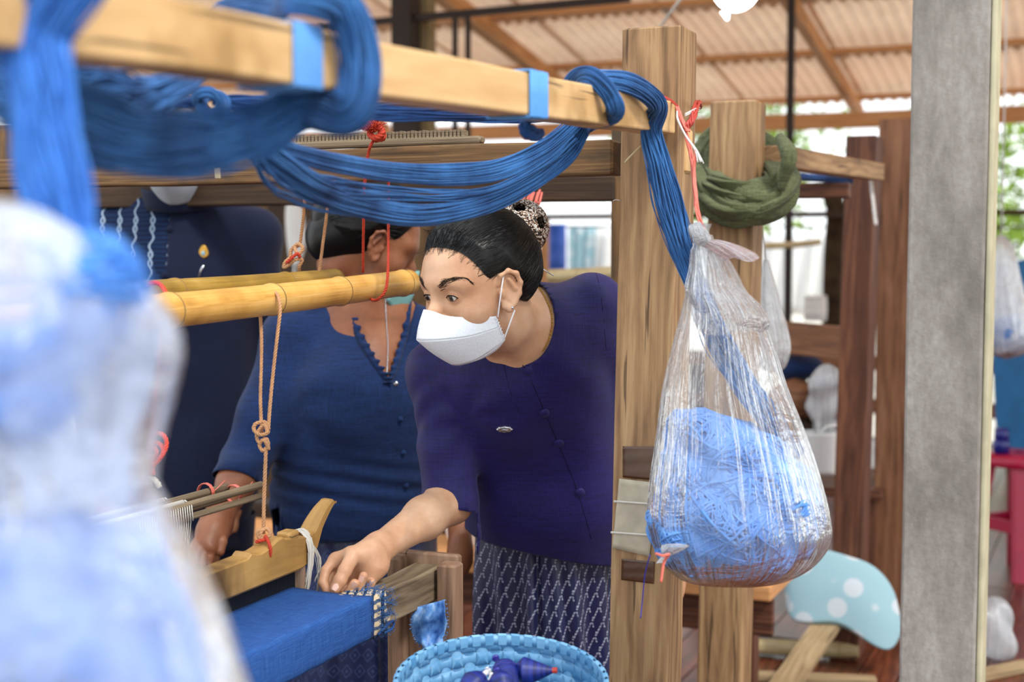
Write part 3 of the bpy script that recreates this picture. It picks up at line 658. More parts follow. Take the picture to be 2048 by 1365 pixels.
for px, py, D in ((468, 988, 2.54), (412, 985, 2.50)):
    g = G(); c = P(px, py, D)
    for k in range(4): tube(g, [c+V*.016*math.cos(q)+Z*.016*math.sin(q)+U*(k-2)*.0022 for q in np.linspace(0, 6.28, 14)], .0011, 4, cap=False)
    tube(g, spline([c+V*.014, c+V*.02+U*.012+Z*.01, c+V*.02+U*.03+Z*.018], 6), .0009, 4)
    build('red_tie', g, M['pinks'], label='red plastic tie round the heddle bar, '+('right one near its worn tip' if px > 430 else 'left one beside the white loops'), cat='string')
# plaid rag and blue fringe where the beam comes out of the cloth
g = G(); rg = []
for i, u in enumerate(np.linspace(uB-.012, uB+.052, 14)):
    s = .0035+.0015*math.sin(i*1.7); c = (vB-.031, zB-.034); ring = []
    for a in np.linspace(0, 2*math.pi, 36, endpoint=False):
        x, z = math.cos(a), math.sin(a); k_ = 1/max(abs(x)/.030, abs(z)/.0315); 
        q = k_+s+.0012*math.sin(a*9+i)
        ring.append(UV(u+.010*(a-3)*.25*(i/13), c[0]+x*q, c[1]+z*q))
    rg.append(ring)
rag = build('plaid_rag', loft(rg), M['plaid'], label='beige and navy plaid rag tied round the grey front beam', cat='rag')
g = G()
for k in range(240):
    a = rng.uniform(-.9, 2.9); x, z = math.cos(a), math.sin(a); q = 1/max(abs(x)/.030, abs(z)/.0315)+.004
    u = uB+.03+rng.uniform(-.02, .03); p = UV(u, vB-.031+x*q, zB-.034+z*q); e = p+U*rng.uniform(.003, .02)+Z*rng.normal()*.006+V*rng.uniform(0, .009)
    tube(g, spline([p, (p+e)/2+rng.normal(size=3)*.003, e], 5), .0005, 3)
build('frayed_edge', g, M['yarn'], rag, kind='stuff')
g = rope([UV(uB+.012, vB+.004, zB-.062), UV(uB+.03, vB+.007, zB-.055), UV(uB+.045, vB+.012, zB-.048), UV(uB+.055, vB+.010, zB-.052), UV(uB+.046, vB+.012, zB-.06), UV(uB+.03, vB+.006, zB-.064)], .0022); build('tie_cord', g, M['yarnd'], rag)
# torn blue rag hanging from the beam
n1, n2 = 22, 14; rg = []; c0 = P(862, 1197, 2.455)
outl_l = [(834, 1215), (824, 1240), (825, 1264), (834, 1282), (848, 1298), (858, 1312)]; outl_r = [(889, 1200), (893, 1235), (892, 1262), (885, 1284), (882, 1300), (878, 1314)]
LL = spline(outl_l, n1); RR = spline(outl_r, n1)
for i in range(n1):
    row = []
    for j in range(n2):
        s = j/(n2-1); x = LL[i][0]+(RR[i][0]-LL[i][0])*s+rng.normal()*(1.6 if j in (0, n2-1) else .2); y = LL[i][1]+(RR[i][1]-LL[i][1])*s
        row.append(P(x, y, 2.405+.010*math.sin(s*9+i*.2)-.004*math.sin(i*.5)))
    rg.append(row)
o = build('torn_rag', loft(rg, False), M['rag'], label='small torn blue rag hanging on the jamb under the front beam', cat='rag'); solidify(o, .0015)
g = G()
for k in range(90):
    side = LL if k % 2 else RR; i = rng.integers(0, n1); x, y = side[i]; s = -1 if k % 2 else 1; tube(g, [P(x, y, 2.405), P(x+s*rng.uniform(2, 6), y+rng.uniform(-1, 4), 2.403)], .0005, 3)
build('frayed_edge', g, M['rag'], o, kind='stuff')
# paper and tapes on the post
fs = lambda x, y, out=0.: None
def post_face(x, y, out):
    """point on the post's camera-left face at pixel (x, y), lifted by out"""
    n_ = -U; r = P(x, y, 2.0)-EYE; z = 1.
    for _ in range(5): q = postc(z)-U*.05; t = np.dot(q-EYE, n_)/np.dot(r, n_); z = (EYE+r*t)[2]
    return EYE+r*t+n_*(out+.001)
def patch(name, poly, out, mat, label, cat, nx=14, ny=14, amp=.0012, th=.0006):
    tl, tr, br, bl = [np.array(q, float) for q in poly]; rows = []
    for i in range(ny):
        a = tl+(bl-tl)*i/(ny-1); b = tr+(br-tr)*i/(ny-1)
        rows.append([post_face(*(a+(b-a)*j/(nx-1)), out+amp*(1+math.sin(i*1.3+j*.9)*math.sin(j*.7+i*.2))) for j in range(nx)])
    o = build(name, loft(rows, False), mat, label=label, cat=cat); solidify(o, th); return o
patch('tape', [(1246, 893), (1318, 893), (1318, 962), (1246, 955)], .0006, M['tape'], 'strip of brown tape on the post above the paper', 'tape', amp=.0002)
patch('tape', [(1244, 1118), (1310, 1124), (1308, 1168), (1243, 1160)], .0006, M['tape'], 'strip of brown tape on the post below the paper', 'tape', amp=.0002)
patch('paper_patch', [(1240, 957), (1318, 966), (1300, 1113), (1226, 1096)], .0018, M['paper'], 'crumpled off-white paper taped to the post beside the bag', 'paper')
for (poly) in ([(1230, 1000), (1312, 1006), (1312, 1010), (1230, 1004)], [(1224, 1062), (1306, 1068), (1305, 1072), (1224, 1066)]):
    patch('paper_fold', poly, .0052, M['ropew'], None, None, 8, 2, .0003)
for o in [o for o in COL.objects if o.name.startswith('paper_fold')]:
    pp = COL.objects['paper_patch']; o.location = tuple(BASE[o.name]-BASE['paper_patch']); o.parent = pp
beam('peg', postc(1.425)+V*.046+U*.005, postc(1.497)+V*.046+U*.005, .014, .034, M['beam'], loom, A=V, B=U, nseg=2)
# ------------------------------------------------------------ skeins, bands
def skein(name, path, n, wid, mat, label=None, flat=.6, r=.0011, parent=None, cat='skein', seg=None, wander=.25, sag=0., sides=4, fray=0., group=None, kind=None, twist=.8):
    path = np.asarray(path, float); seg = seg or max(24, int(np.linalg.norm(np.diff(path, axis=0), axis=1).sum()/.014))
    p = spline(path, seg); wd = spline(np.asarray(wid, float)[:, None], seg)[:, 0] if np.ndim(wid) else np.full(seg, wid)
    t, N, B = frames(p); s = np.linspace(0, 1, seg); g = G()
    # widest direction kept level-ish: use a fixed reference to orient the flat section
    ref = np.cross(t, [0, -1., 0.]); ref /= np.linalg.norm(ref, axis=1)[:, None]+1e-9; nb = np.cross(t, ref)
    for i in range(n):
        a = rng.uniform(0, 2*math.pi); q = math.sqrt(rng.uniform(.05, 1)); ph = rng.uniform(0, 6.28, 4); fr = rng.uniform(1.2, 4., 4)
        a_ = a+twist*np.sin(s*fr[0]*2+ph[0])*.5
        x = q*np.cos(a_)+wander*np.sin(s*fr[1]*6.28+ph[1])*.5; y = q*np.sin(a_)+wander*np.sin(s*fr[2]*6.28+ph[2])*.4
        x += .05*np.sin(s*40+ph[3])
        o = p+ref*(x*wd)[:, None]+nb*(y*wd*flat)[:, None]
        if sag: o[:, 2] -= np.sin(s*math.pi)*sag*rng.uniform(0, 1)**2
        tube(g, o, r*rng.uniform(.75, 1.3), sides, cap=False)
    return build(name, g, mat, parent, label=label, cat=cat if label else None, group=group, kind=kind)
# main sling between the far knot and the beam end; two bundles and loose wisps of one skein
over = [on_top(1212, -.012, .012), on_top(1197, .012, .017), on_top(1188, .037, -.004), on_top(1205, .035, -.040), on_top(1214, .0, -.062)]
low = PS([(490, 280, 1.62), (560, 332, 1.68), (640, 382, 1.78), (735, 415, 1.9), (850, 430, 2.0), (965, 408, 2.07), (1060, 362, 2.12), (1130, 308, 2.15), (1172, 250, 2.16)])
main = thing('blue_skein', P(840, 430, 2.0), 'long blue skein sagging in strands over the leaning woman, looped on the beam end', 'skein')
skein('lower_bundle', np.vstack([low, over]), 130, [.013, .016, .016, .014, .014, .014, .015, .015, .013, .012, .012, .012, .013, .013], M['yarn'], parent=main, flat=.55, seg=130)
upb = PS([(520, 280, 1.64), (590, 305, 1.72), (680, 328, 1.82), (790, 345, 1.95), (900, 350, 2.03), (1000, 338, 2.09), (1085, 300, 2.13), (1145, 252, 2.155), (1178, 215, 2.16)])
skein('upper_bundle', np.vstack([upb, over]), 100, [.009, .010, .011, .012, .014, .015, .014, .011, .010, .010, .010, .010, .011, .011], M['yarn'], parent=main, flat=.5, seg=120)
wis = PS([(505, 290, 1.63), (590, 352, 1.72), (680, 378, 1.82), (790, 388, 1.95), (900, 392, 2.03), (1000, 375, 2.08), (1100, 320, 2.13), (1150, 275, 2.15)])
skein('loose_strands', wis, 16, [.006, .010, .012, .011, .009, .006, .006, .008], M['yarn'], parent=main, flat=.4, seg=70)
wis2 = PS([(500, 300, 1.62), (545, 372, 1.67), (610, 405, 1.76), (690, 425, 1.86), (790, 435, 1.97)])
skein('loose_strands', wis2, 10, [.006, .010, .010, .008, .006], M['yarn'], parent=main, flat=.4, seg=50)
# skein over the beam end and down to the bag
dn = [on_top(1212, .030, -.050), on_top(1222, .038, -.028), on_top(1252, .035, .006), on_top(1288, .012, .020)]+[P(1303, 262, 2.17), P(1318, 330, 2.17), P(1338, 410, 2.16), P(1362, 490, 2.15), P(1388, 560, 2.14), P(1408, 610, 2.13), P(1440, 690, 2.12), P(1488, 770, 2.12), P(1545, 845, 2.13), P(1598, 912, 2.14)]
skein('blue_skein', dn, 110, [.014, .013, .014, .014, .016, .0185, .022, .018, .015, .016, .021, .018, .017, .011], M['yarn'], 'blue yarn skein falling past the square post into the clear bag', flat=.6, seg=150)
# two light blue yarn bands round the beam
def band(x0, x1, label, nrow=26):
    g = G(); hh = hb_/2+.0022
    for i in range(nrow):
        x = x0+(x1-x0)*i/(nrow-1)+rng.normal()*.15
        c = on_top(x, 0, -TBW/2); hw = TBW/2+.0022; hz = hh+.0008*rng.random()
        pts = [c+top_side*(hw)*sx+Z*hz*sz for sx, sz in ((1, -1), (1, 0), (1, 1), (0, 1.01), (-1, 1), (-1, 0), (-1, -1), (0, -1.01), (1, -1))]
        tube(g, pts, (tb(x0)-tb(x1))*.0+np.linalg.norm(on_top(x1)-on_top(x0))/nrow*.75, 5, cap=False)
    return build('yarn_band', g, M['yarnl'], label=label, cat='band')
band(1057, 1091, 'light blue yarn band wound round the far end of the pale top beam')
band(583, 638, 'wide light blue yarn band wound round the near part of the pale top beam')
# near skein looped over the beam beside the wide band
lp = [P(-40, 150, 1.10), P(60, 190, 1.08), P(160, 245, 1.10), P(280, 283, 1.15), P(400, 286, 1.22), P(520, 260, 1.28), P(612, 212, 1.31), on_top(655, -.045, .022), on_top(668, .0, .026), on_top(650, .042, .018), on_top(610, .052, -.01), P(560, 18, 1.44), P(490, 12, 1.52), P(430, 30, 1.6), P(380, 90, 1.7)]
skein('blue_skein', lp, 170, [.028, .029, .029, .028, .027, .025, .023, .021, .019, .018, .016, .014, .012, .010, .010], M['yarn'], 'thick out-of-focus blue skein looped over the near part of the beam', flat=.55, seg=150, r=.0013)
lp2 = [P(-40, 90, 1.15), P(80, 140, 1.2), P(190, 180, 1.25), P(290, 192, 1.32), P(370, 165, 1.4), P(430, 120, 1.5)]
skein('blue_skein', lp2, 110, [.020, .022, .022, .019, .014, .012], M['yarn'], 'pale blurred blue skein hanging just under the near part of the beam', flat=.6, seg=70, r=.0013)
nr = [on_top(140, .0, -.07), on_top(120, .05, -.04), on_top(95, .062, .005), on_top(80, .03, .035), P(72, 60, .93), P(82, 180, .92), P(98, 300, .91), P(118, 420, .90), P(140, 540, .89), P(165, 680, .88)]
skein('blue_skein', nr, 190, [.018, .018, .020, .021, .022, .021, .021, .021, .020, .016], M['yarnv'], 'broad blurred blue skein hanging over the left end of the beam into the near bag', flat=.5, seg=110, r=.0014)
# far knotted skein
kn = thing('knotted_skein', P(430, 205, 1.78), 'dark blue skein with a knot, stretched level behind the pale beam', 'skein')
skein('strand_bundle', PS([(425, 200, 1.78), (500, 206, 1.8), (600, 212, 1.85), (720, 222, 1.92), (850, 226, 2.0), (980, 230, 2.1), (1090, 232, 2.2), (1190, 222, 2.3)]), 80, [.006, .010, .011, .012, .012, .011, .008, .008], M['yarnd'], parent=kn, flat=.5, seg=70)
skein('cord', PS([(-40, 214, 1.72), (150, 212, 1.73), (270, 210, 1.74), (392, 205, 1.76)]), 40, .005, M['yarnd'], parent=kn, flat=.9, seg=30, twist=3)
kp = [(392, 208, 1.76), (398, 190, 1.745), (420, 186, 1.74), (438, 200, 1.745), (436, 220, 1.75), (418, 228, 1.755), (404, 215, 1.75), (410, 196, 1.77), (432, 192, 1.78), (450, 205, 1.775), (446, 225, 1.76), (428, 234, 1.755)]
skein('knot', PS(kp), 50, .0065, M['yarn'], parent=kn, flat=.8, seg=70)
# tuft of dark blue yarn hanging behind the beam end
skein('yarn_tuft', [on_top(1130, -.025, -.055), on_top(1126, -.036, -.05), on_top(1135, -.042, -.045), on_top(1150, -.038, -.045)], 50, [.005, .009, .009, .004], M['yarnd'], 'small dark blue tuft of yarn under the far end of the beam', seg=16)
# ------------------------------------------------------------ bamboo and ropes
def bamboo_pole(p0, p1, r0, r1, nodes, mat, label):
    th = thing('bamboo_pole', p0, label, 'pole'); p0, p1 = np.array(p0), np.array(p1); n = 90; s = np.linspace(0, 1, n)
    r = r0+(r1-r0)*s
    for q in nodes: r = r*(1+.085*np.exp(-((s-q)/.009)**2)-.05*np.exp(-((s-q-.012)/.006)**2))
    mid = np.array([0, 0, -.004])
    pts = p0+(p1-p0)*s[:, None]+np.sin(s*math.pi)[:, None]*mid; tube(G(), pts, r, 20)
    cu = build('culm', tube(G(), pts, r, 24), mat, th)
    for q in nodes:
        c = p0+(p1-p0)*q+math.sin(q*math.pi)*mid; t = (p1-p0)/np.linalg.norm(p1-p0); rr = (r0+(r1-r0)*q)*1.085
        build('node_ring', tube(G(), [c-t*.0012, c+t*.0012], rr, 24), M['bamn'], cu)
    return th
def bl(K, x): return K/(2231-x)
KA, KB = 3900., 4250.
xs0, xs1 = -60, 818
A0, A1 = P(xs0, 660, bl(KA, xs0)), P(xs1, 565, bl(KA, xs1))
bamboo_pole(A0, A1, .0262, .0245, [.1, .34, .577, .767, .976], M['bam1'], 'pale bamboo pole in front, its end beside the woman\'s forehead')
B0, B1 = P(xs0, 607, bl(KB, xs0)), P(671, 560, bl(KB, 671))
bamboo_pole(B0, B1, .0230, .0210, [.15, .465, .81], M['bam2'], 'olive bamboo pole just behind the pale one, shorter')
def rp(name, pts, r, mat, label=None, parent=None, **k): return build(name, rope(pts, r, **k), mat, parent, label=label, cat='rope' if label else None)
zr1 = c_r1[2]+.034
# red rope from the rack round the front bamboo
ra = thing('red_rope', P(740, 270, 2.42), 'rusty red rope knotted on the rack and looped under the pale bamboo', 'rope')
rp('strand', PS([(752, 276, 2.50), (742, 290, 2.48), (736, 310, 2.50), (729, 370, 2.52), (727, 450, 2.58), (726, 545, 2.66)]), .0028, M['roper'], parent=ra)
rp('strand', PS([(772, 285, 2.6), (777, 370, 2.62), (777, 450, 2.60), (776, 540, 2.56), (771, 580, 2.545), (757, 598, 2.55), (744, 600, 2.58), (736, 585, 2.64)]), .0028, M['roper'], parent=ra)
rp('knot', PS([(740, 262, 2.50), (755, 255, 2.48), (765, 265, 2.47), (752, 276, 2.47), (740, 268, 2.48), (748, 255, 2.49), (762, 258, 2.48), (766, 275, 2.48), (750, 280, 2.5)]), .0058, M['roper'], parent=ra)
g = G(); c = P(744, 262, 2.47)
for k in range(240):
    d = rng.normal(size=3); d[2] = abs(d[2])*.9+.3; d /= np.linalg.norm(d); l = rng.uniform(.010, .028)
    tube(g, spline([c, c+d*l*.6+rng.normal(size=3)*.002, c+d*l+rng.normal(size=3)*.004], 6), .0008, 3)
build('frayed_end', g, M['roper'], ra, kind='stuff')
# tan rope round the olive bamboo
rb = thing('tan_rope', P(600, 400, 2.6), 'tan rope with a big knot holding the olive bamboo pole', 'rope')
rp('strand', PS([(622, 300, 2.52), (612, 370, 2.58), (606, 440, 2.64), (600, 490, 2.66)]), .0030, M['ropet'], parent=rb)
rp('strand', PS([(668, 300, 2.58), (655, 415, 2.62), (648, 470, 2.65), (640, 530, 2.655), (633, 565, 2.66), (628, 582, 2.69)]), .0030, M['ropet'], parent=rb)
rp('knot', PS([(600, 490, 2.66), (590, 497, 2.645), (597, 508, 2.64), (606, 497, 2.64), (596, 488, 2.645), (583, 500, 2.65), (580, 515, 2.65), (570, 525, 2.65), (568, 535, 2.65), (578, 530, 2.645), (590, 520, 2.64), (604, 520, 2.645), (598, 535, 2.65), (600, 548, 2.67)]), .0034, M['ropet'], parent=rb)
rp('knot_loop', PS([(573, 526, 2.64), (582, 518, 2.635), (594, 508, 2.635), (600, 515, 2.64)]), .0034, M['roper'], parent=rb)
# tan rope from the pale bamboo to the beater
rc = thing('tan_rope', P(525, 870, 2.27), 'tan rope looped over the pale bamboo and carrying the beater', 'rope')
D0 = bl(KA, 535)
rp('strand', PS([(524, 868, 2.26), (521, 800, 2.27), (523, 700, 2.28), (521, 632, 2.295), (517, 600, 2.335), (530, 582, 2.32), (543, 582, 2.295), (556, 592, 2.275), (560, 620, 2.262), (556, 660, 2.26), (548, 730, 2.258), (541, 800, 2.257), (536, 868, 2.255)]), .0030, M['ropet'], parent=rc)
rp('knot', PS([(538, 860, 2.255), (530, 845, 2.25), (512, 848, 2.25), (508, 860, 2.25), (520, 870, 2.245), (534, 866, 2.245), (528, 850, 2.248), (514, 868, 2.25), (518, 885, 2.25), (532, 878, 2.248), (536, 892, 2.25), (526, 902, 2.25), (519, 890, 2.252), (528, 880, 2.246), (538, 900, 2.25)]), .0033, M['ropet'], parent=rc)
rp('strand', PS([(532, 895, 2.25), (530, 950, 2.25), (528, 1000, 2.25), (527, 1068, 2.245)]), .0032, M['ropet'], parent=rc)
rp('knot', PS([(527, 1062, 2.245), (517, 1062, 2.24), (518, 1075, 2.235), (532, 1078, 2.232), (541, 1068, 2.235), (534, 1058, 2.24), (522, 1064, 2.235), (520, 1080, 2.235), (510, 1088, 2.24)]), .0034, M['ropet'], parent=rc)
rp('knot_loop', PS([(530, 1072, 2.228), (537, 1085, 2.222), (541, 1100, 2.218), (539, 1114, 2.222), (536, 1119, 2.235)]), .0030, M['roper'], parent=rc)
rp('knot_loop', PS([(536, 1080, 2.228), (520, 1082, 2.224), (512, 1085, 2.226)]), .0030, M['roper'], parent=rc)
# orange rope at the left with white tassel
rd = thing('orange_rope', P(300, 950, 2.1), 'bright orange rope with hanging loops, tied to a white tassel', 'rope')
rp('strand', PS([(262, 640, 2.10), (282, 590, 2.08), (300, 568, 2.075), (318, 568, 2.08), (330, 582, 2.07), (334, 602, 2.06)]), .0034, M['ropeo'], parent=rd)
rp('strand', PS([(322, 640, 2.05), (318, 720, 2.08), (310, 800, 2.09), (304, 880, 2.1), (300, 948, 2.1)]), .0030, M['ropeo'], parent=rd)
rp('loops', PS([(300, 940, 2.1), (300, 890, 2.09), (312, 868, 2.085), (328, 872, 2.08), (333, 890, 2.08), (322, 915, 2.08), (305, 930, 2.085), (296, 905, 2.09), (306, 886, 2.09), (322, 890, 2.085), (326, 908, 2.085), (312, 925, 2.09), (300, 950, 2.1)]), .0034, M['ropeo'], parent=rd)
rp('loops', PS([(299, 945, 2.09), (306, 920, 2.085), (314, 905, 2.08), (306, 895, 2.085), (300, 915, 2.09), (308, 950, 2.09)]), .0034, M['ropeo'], parent=rd)
g = G(); c = P(300, 955, 2.1)
for k in range(90):
    a = rng.uniform(0, 6.28); rr = rng.uniform(.001, .009); tube(g, spline([c+rng.normal(size=3)*.002, c+np.array([rr*.7*math.cos(a)-.002, rr*.7*math.sin(a), -.012]), c+np.array([rr*math.cos(a)-.004, rr*math.sin(a), -.03-rng.random()*.02])], 7), .0008, 3)
ts = build('white_tassel', g, M['ropew'], label='short white cotton tassel under the orange rope', cat='tassel')
rp('cord', PS([(296, 968, 2.1), (306, 958, 2.095), (315, 966, 2.09), (319, 975, 2.09)]), .0042, M['ropew'], parent=ts)
# pink and white plastic string at the post
pk = thing('pink_string', P(1385, 330, 2.25), 'pink plastic string tied round the post top and holding the clear bag', 'string')
def ribbon(name, pts, w, mat, parent=None, n=40, crink=.3, label=None, cat=None, sides=5):
    g = G(); p = spline(pts, n)
    for k in range(6): tube(g, p+np.stack([np.sin(np.linspace(0, 9, n)+k*1.1)*w*.5, np.cos(np.linspace(0, 7, n)+k)*w*.3, np.sin(np.linspace(0, 5, n)+k*2)*w*.2], 1), w*.30, 4)
    return build(name, g, mat, parent, label=label, cat=cat)
ribbon('strand', PS([(1408, 462, 2.14), (1396, 430, 2.16), (1390, 380, 2.19), (1384, 320, 2.215), (1372, 268, 2.225), (1356, 222, 2.235)]), .0052, M['pinks'], pk)
ribbon('strand', PS([(1354, 214, 2.235), (1362, 235, 2.228), (1373, 258, 2.222), (1378, 262, 2.22)]), .0045, M['pinks'], pk)
ribbon('strand', PS([(1372, 258, 2.225), (1384, 238, 2.235), (1396, 205, 2.30), (1398, 215, 2.36)]), .008, M['reds'], pk)
ribbon('strand', PS([(1356, 214, 2.24), (1340, 200, 2.27), (1318, 190, 2.29), (1298, 183, 2.30)]), .0035, M['reds'], pk)
ribbon('strand', PS([(1392, 300, 2.20), (1388, 360, 2.19), (1397, 430, 2.165)]), .003, M['pinks'], pk)
ws = thing('white_string', P(1380, 260, 2.22), 'clear white plastic strip knotted beside the pink string', 'string')
for k in range(7):
    o = rng.normal(size=2)*1.5
    build('strand', tube(G(), spline(PS([(1354, 222, 2.225), (1356+o[0], 240, 2.22), (1372+o[0], 272+o[1], 2.215), (1392+o[0]*2, 300+o[1]*2, 2.2), (1402+o[0]*5, 325+o[1]*4, 2.19)]), 20), .0011, 4), M['clear'], ws)
for k in range(3): build('strand', tube(G(), spline(PS([(1370, 228+k*2, 2.235), (1390, 218+k*3, 2.26), (1400, 216+k*4, 2.30)]), 10), .001, 4), M['clear'], ws)
build('straw_tie', tube(G(), spline(PS([(1282, 292, 2.30), (1268, 306, 2.29), (1256, 318, 2.285), (1250, 326, 2.285)]), 12), .0016, 5), M['bam3'], label='dry grass tie sticking out of the post behind the skein', cat='tie')
build('grass_tie', box_geo(P(433, 314, 2.62), P(436, 357, 2.60), .012, .003, V, U, nseg=3, bev=.0008), M['bam3'], label='pale bamboo strip tied round the dark cross rail', cat='tie')
build('wire_end', tube(G(), spline(PS([(1240, 402, 2.33), (1232, 400, 2.32), (1226, 402, 2.31)]), 8), .0007, 4), M['clear'], label='thin wire end sticking out at the left edge of the post', cat='wire')
# ------------------------------------------------------------ bags
def bag(name, prof, D, mat, parent=None, depth=.62, wr=.035, nth=150, nr=110, seed=0, gather=None, label=None, cat=None, pinch=0., lob=9):
    """prof rows: (centre x px, y px, half width px)"""
    r_ = np.random.default_rng(seed); q = spline(np.array(prof, float), nr); a = np.linspace(0, 2*math.pi, nth, endpoint=False); ph = r_.uniform(0, 6.28, 8); fr = [r_.integers(lob-4, lob+14) for _ in range(8)]
    rings = []
    for i, (x, y, w) in enumerate(q):
        c = P(x, y, D); hw = w/FOC*D; s = i/(nr-1)
        am = sum(math.cos(1.5*k+s*3)*np.cos(fr[k]*a+ph[k]+s*(k-3)*1.5) for k in range(8))/4
        rad = 1+wr*am*(1.6-s)
        ring = np.stack([c[0]+hw*rad*np.cos(a), c[1]+hw*depth*rad*np.sin(a), np.full(nth, c[2])+.012*hw/.1*wr*6*np.sin(a*3+ph[0])*min(1, s*4)], 1)
        rings.append(ring)
    rings = np.array(rings)
    uvs = np.stack(np.meshgrid(np.linspace(0, 1, nr), np.linspace(0, 1, nth), indexing='ij')[::-1], -1)
    return build(name, loft(rings, True, uvs), mat, parent, label=label, cat=cat)
def yarn_pile(name, blobs, mat, label, n=420, r=.0017, parent=None, seg=34):
    """heap of wound loose yarn: strands running over the surface of overlapping ellipsoids"""
    g = G(); S = Sdf()
    for c, rr in blobs: S.ell(c, rr, k=.03)
    S.disp = lambda p: min(.0055, blobs[0][1][0]*.06)*(np.sin(p@[95, 40, 60])+np.sin(p@[-50, 70, 85]+1)+np.sin(p@[30, -60, 120]+2))/2
    allc = np.array([b[0] for b in blobs]); lo = allc.min(0)-.2; hi = allc.max(0)+.2
    v, f = polygonise(S, lo, hi, .009, proj=0); g.add(v, f, v[:, [0, 2]]*3)
    cen = []
    for k in range(n):
        c, rr = blobs[rng.integers(len(blobs))]; ax = rng.normal(size=3); ax /= np.linalg.norm(ax); b = np.cross(ax, rng.normal(size=3)); b /= np.linalg.norm(b); d = np.cross(ax, b)
        t = np.linspace(0, rng.uniform(1.2, 3.5), seg)+rng.uniform(0, 6.28); h = rng.uniform(-.6, .6)
        p = c+(ax*h+np.sqrt(1-h*h)*(np.cos(t)[:, None]*b+np.sin(t)[:, None]*d))*rr
        cen.append(p)
    C = np.concatenate(cen); wob = np.stack([np.sin(C@[31, 17, 23]), np.sin(C@[13, 37, 19]+1), np.sin(C@[23, 11, 41]+2)], 1)*.006
    C = S.project(C+wob, 2, 0.)+0; d0, gr = S.grad(C); gr /= np.linalg.norm(gr, axis=1)[:, None]+1e-9
    lift = np.repeat(rng.uniform(-.0005, .0030, n), seg)+.0035*np.sin(C@[45, 30, 50]); C = C+gr*lift[:, None]
    for k in range(n): tube(g, C[k*seg:(k+1)*seg], r*rng.uniform(.7, 1.5), 4, cap=False)
    return build(name, g, mat, parent, label=label, cat='yarn' if label else None)
BD = 2.13
bagm = thing('clear_plastic_bag', P(1470, 1160, BD), 'clear knotted plastic bag of blue yarn hanging on the square post', 'bag')
bag('film', [(1412, 470, 13), (1412, 500, 22), (1414, 545, 34), (1432, 590, 62), (1442, 640, 84), (1446, 700, 104), (1450, 780, 126), (1462, 870, 150), (1470, 960, 172), (1476, 1030, 184), (1482, 1075, 182), (1480, 1110, 166), (1474, 1140, 138), (1466, 1160, 100), (1460, 1171, 40), (1458, 1173, 4)], BD, M['film'], bagm, depth=.62, wr=.022, seed=3, lob=12, nth=220, nr=160)
bag('collar', [(1408, 448, 14), (1400, 462, 17), (1404, 480, 13), (1415, 505, 32), (1425, 540, 45), (1432, 580, 60), (1450, 610, 72), (1462, 640, 76), (1462, 665, 66)], BD-.012, M['film'], bagm, depth=.5, wr=.10, seed=5, nth=140, nr=60)
bag('tuft', [(1400, 478, 9), (1416, 482, 20), (1440, 492, 30), (1468, 508, 36), (1484, 520, 34)], BD-.02, M['filmp'], bagm, depth=.4, wr=.16, seed=8, nth=100, nr=30)
bag('knot', [(1398, 444, 4), (1392, 452, 13), (1398, 466, 20), (1404, 480, 18), (1402, 492, 10)], BD-.02, M['filmw'], bagm, depth=.7, wr=.12, seed=9, nth=60, nr=24)
bag('corner_gather', [(1352, 1092, 26), (1342, 1102, 18), (1334, 1110, 9), (1328, 1117, 8), (1322, 1126, 10)], BD-.10, M['filmw'], bagm, depth=.8, wr=.14, seed=11, nth=60, nr=20)
rp('corner_tie', PS([(1312, 1108, BD-.11), (1326, 1112, BD-.125), (1338, 1110, BD-.12), (1330, 1120, BD-.11), (1326, 1135, BD-.11), (1322, 1165, BD-.11)]), .0022, M['pinks'], parent=bagm)
build('loose_thread', tube(G(), spline(PS([(1300, 1110, BD-.05), (1290, 1150, BD-.04), (1285, 1200, BD-.035), (1281, 1238, BD-.04)]), 20), .0011, 4), M['violet'], bagm)
px = lambda n: n/FOC*BD
yarn_pile('bagged_yarn', [(P(1472, 1045, BD), (px(166), px(98), px(119))), (P(1400, 900, BD), (px(74), px(60), px(80))), (P(1452, 930, BD), (px(105), px(66), px(85))), (P(1530, 1000, BD), (px(105), px(66), px(95))), (P(1400, 1040, BD), (px(92), px(72), px(90)))], M['yarnbag'], 'pale blue yarn heaped inside the clear bag on the post', n=1000, r=.0021)
# near bag at the left, far out of focus
ND = .80
nb = thing('plastic_bag', P(170, 1500, ND), 'large out-of-focus plastic bag of blue yarn filling the lower left', 'bag')
bag('film', [(100, 860, 150), (110, 930, 185), (120, 1010, 215), (130, 1110, 262), (140, 1220, 305), (150, 1340, 338), (165, 1460, 350), (165, 1580, 300), (165, 1660, 180), (165, 1690, 20)], ND, M['filmf'], nb, depth=.55, wr=.035, seed=21, nth=160, nr=90)
bag('ruffled_top', [(0, 400, 20), (10, 425, 80), (30, 480, 150), (50, 550, 230), (80, 620, 262), (88, 690, 268), (90, 780, 248), (95, 860, 225), (104, 940, 205), (110, 1010, 190)], ND-.01, M['filmf'], nb, depth=.5, wr=.07, seed=23, nth=160, nr=90)
px = lambda n: n/FOC*ND
yarn_pile('bagged_yarn', [(P(150, 1400, ND), (px(290), px(110), px(230))), (P(60, 1150, ND), (px(100), px(80), px(160))), (P(250, 1240, ND), (px(130), px(100), px(150)))], M['yarnb'], 'pale blue yarn inside the out-of-focus bag, its lower heap', n=450, r=.0012)
yarn_pile('bagged_yarn', [(P(200, 590, ND-.015), (px(90), px(80), px(70))), (P(70, 690, ND-.02), (px(120), px(70), px(50))), (P(30, 820, ND-.015), (px(130), px(70), px(45))), (P(200, 500, ND), (px(50), px(40), px(26)))], M['yarnb'], 'bluer yarn showing in the ruffled top of the out-of-focus bag', n=260, r=.0012)
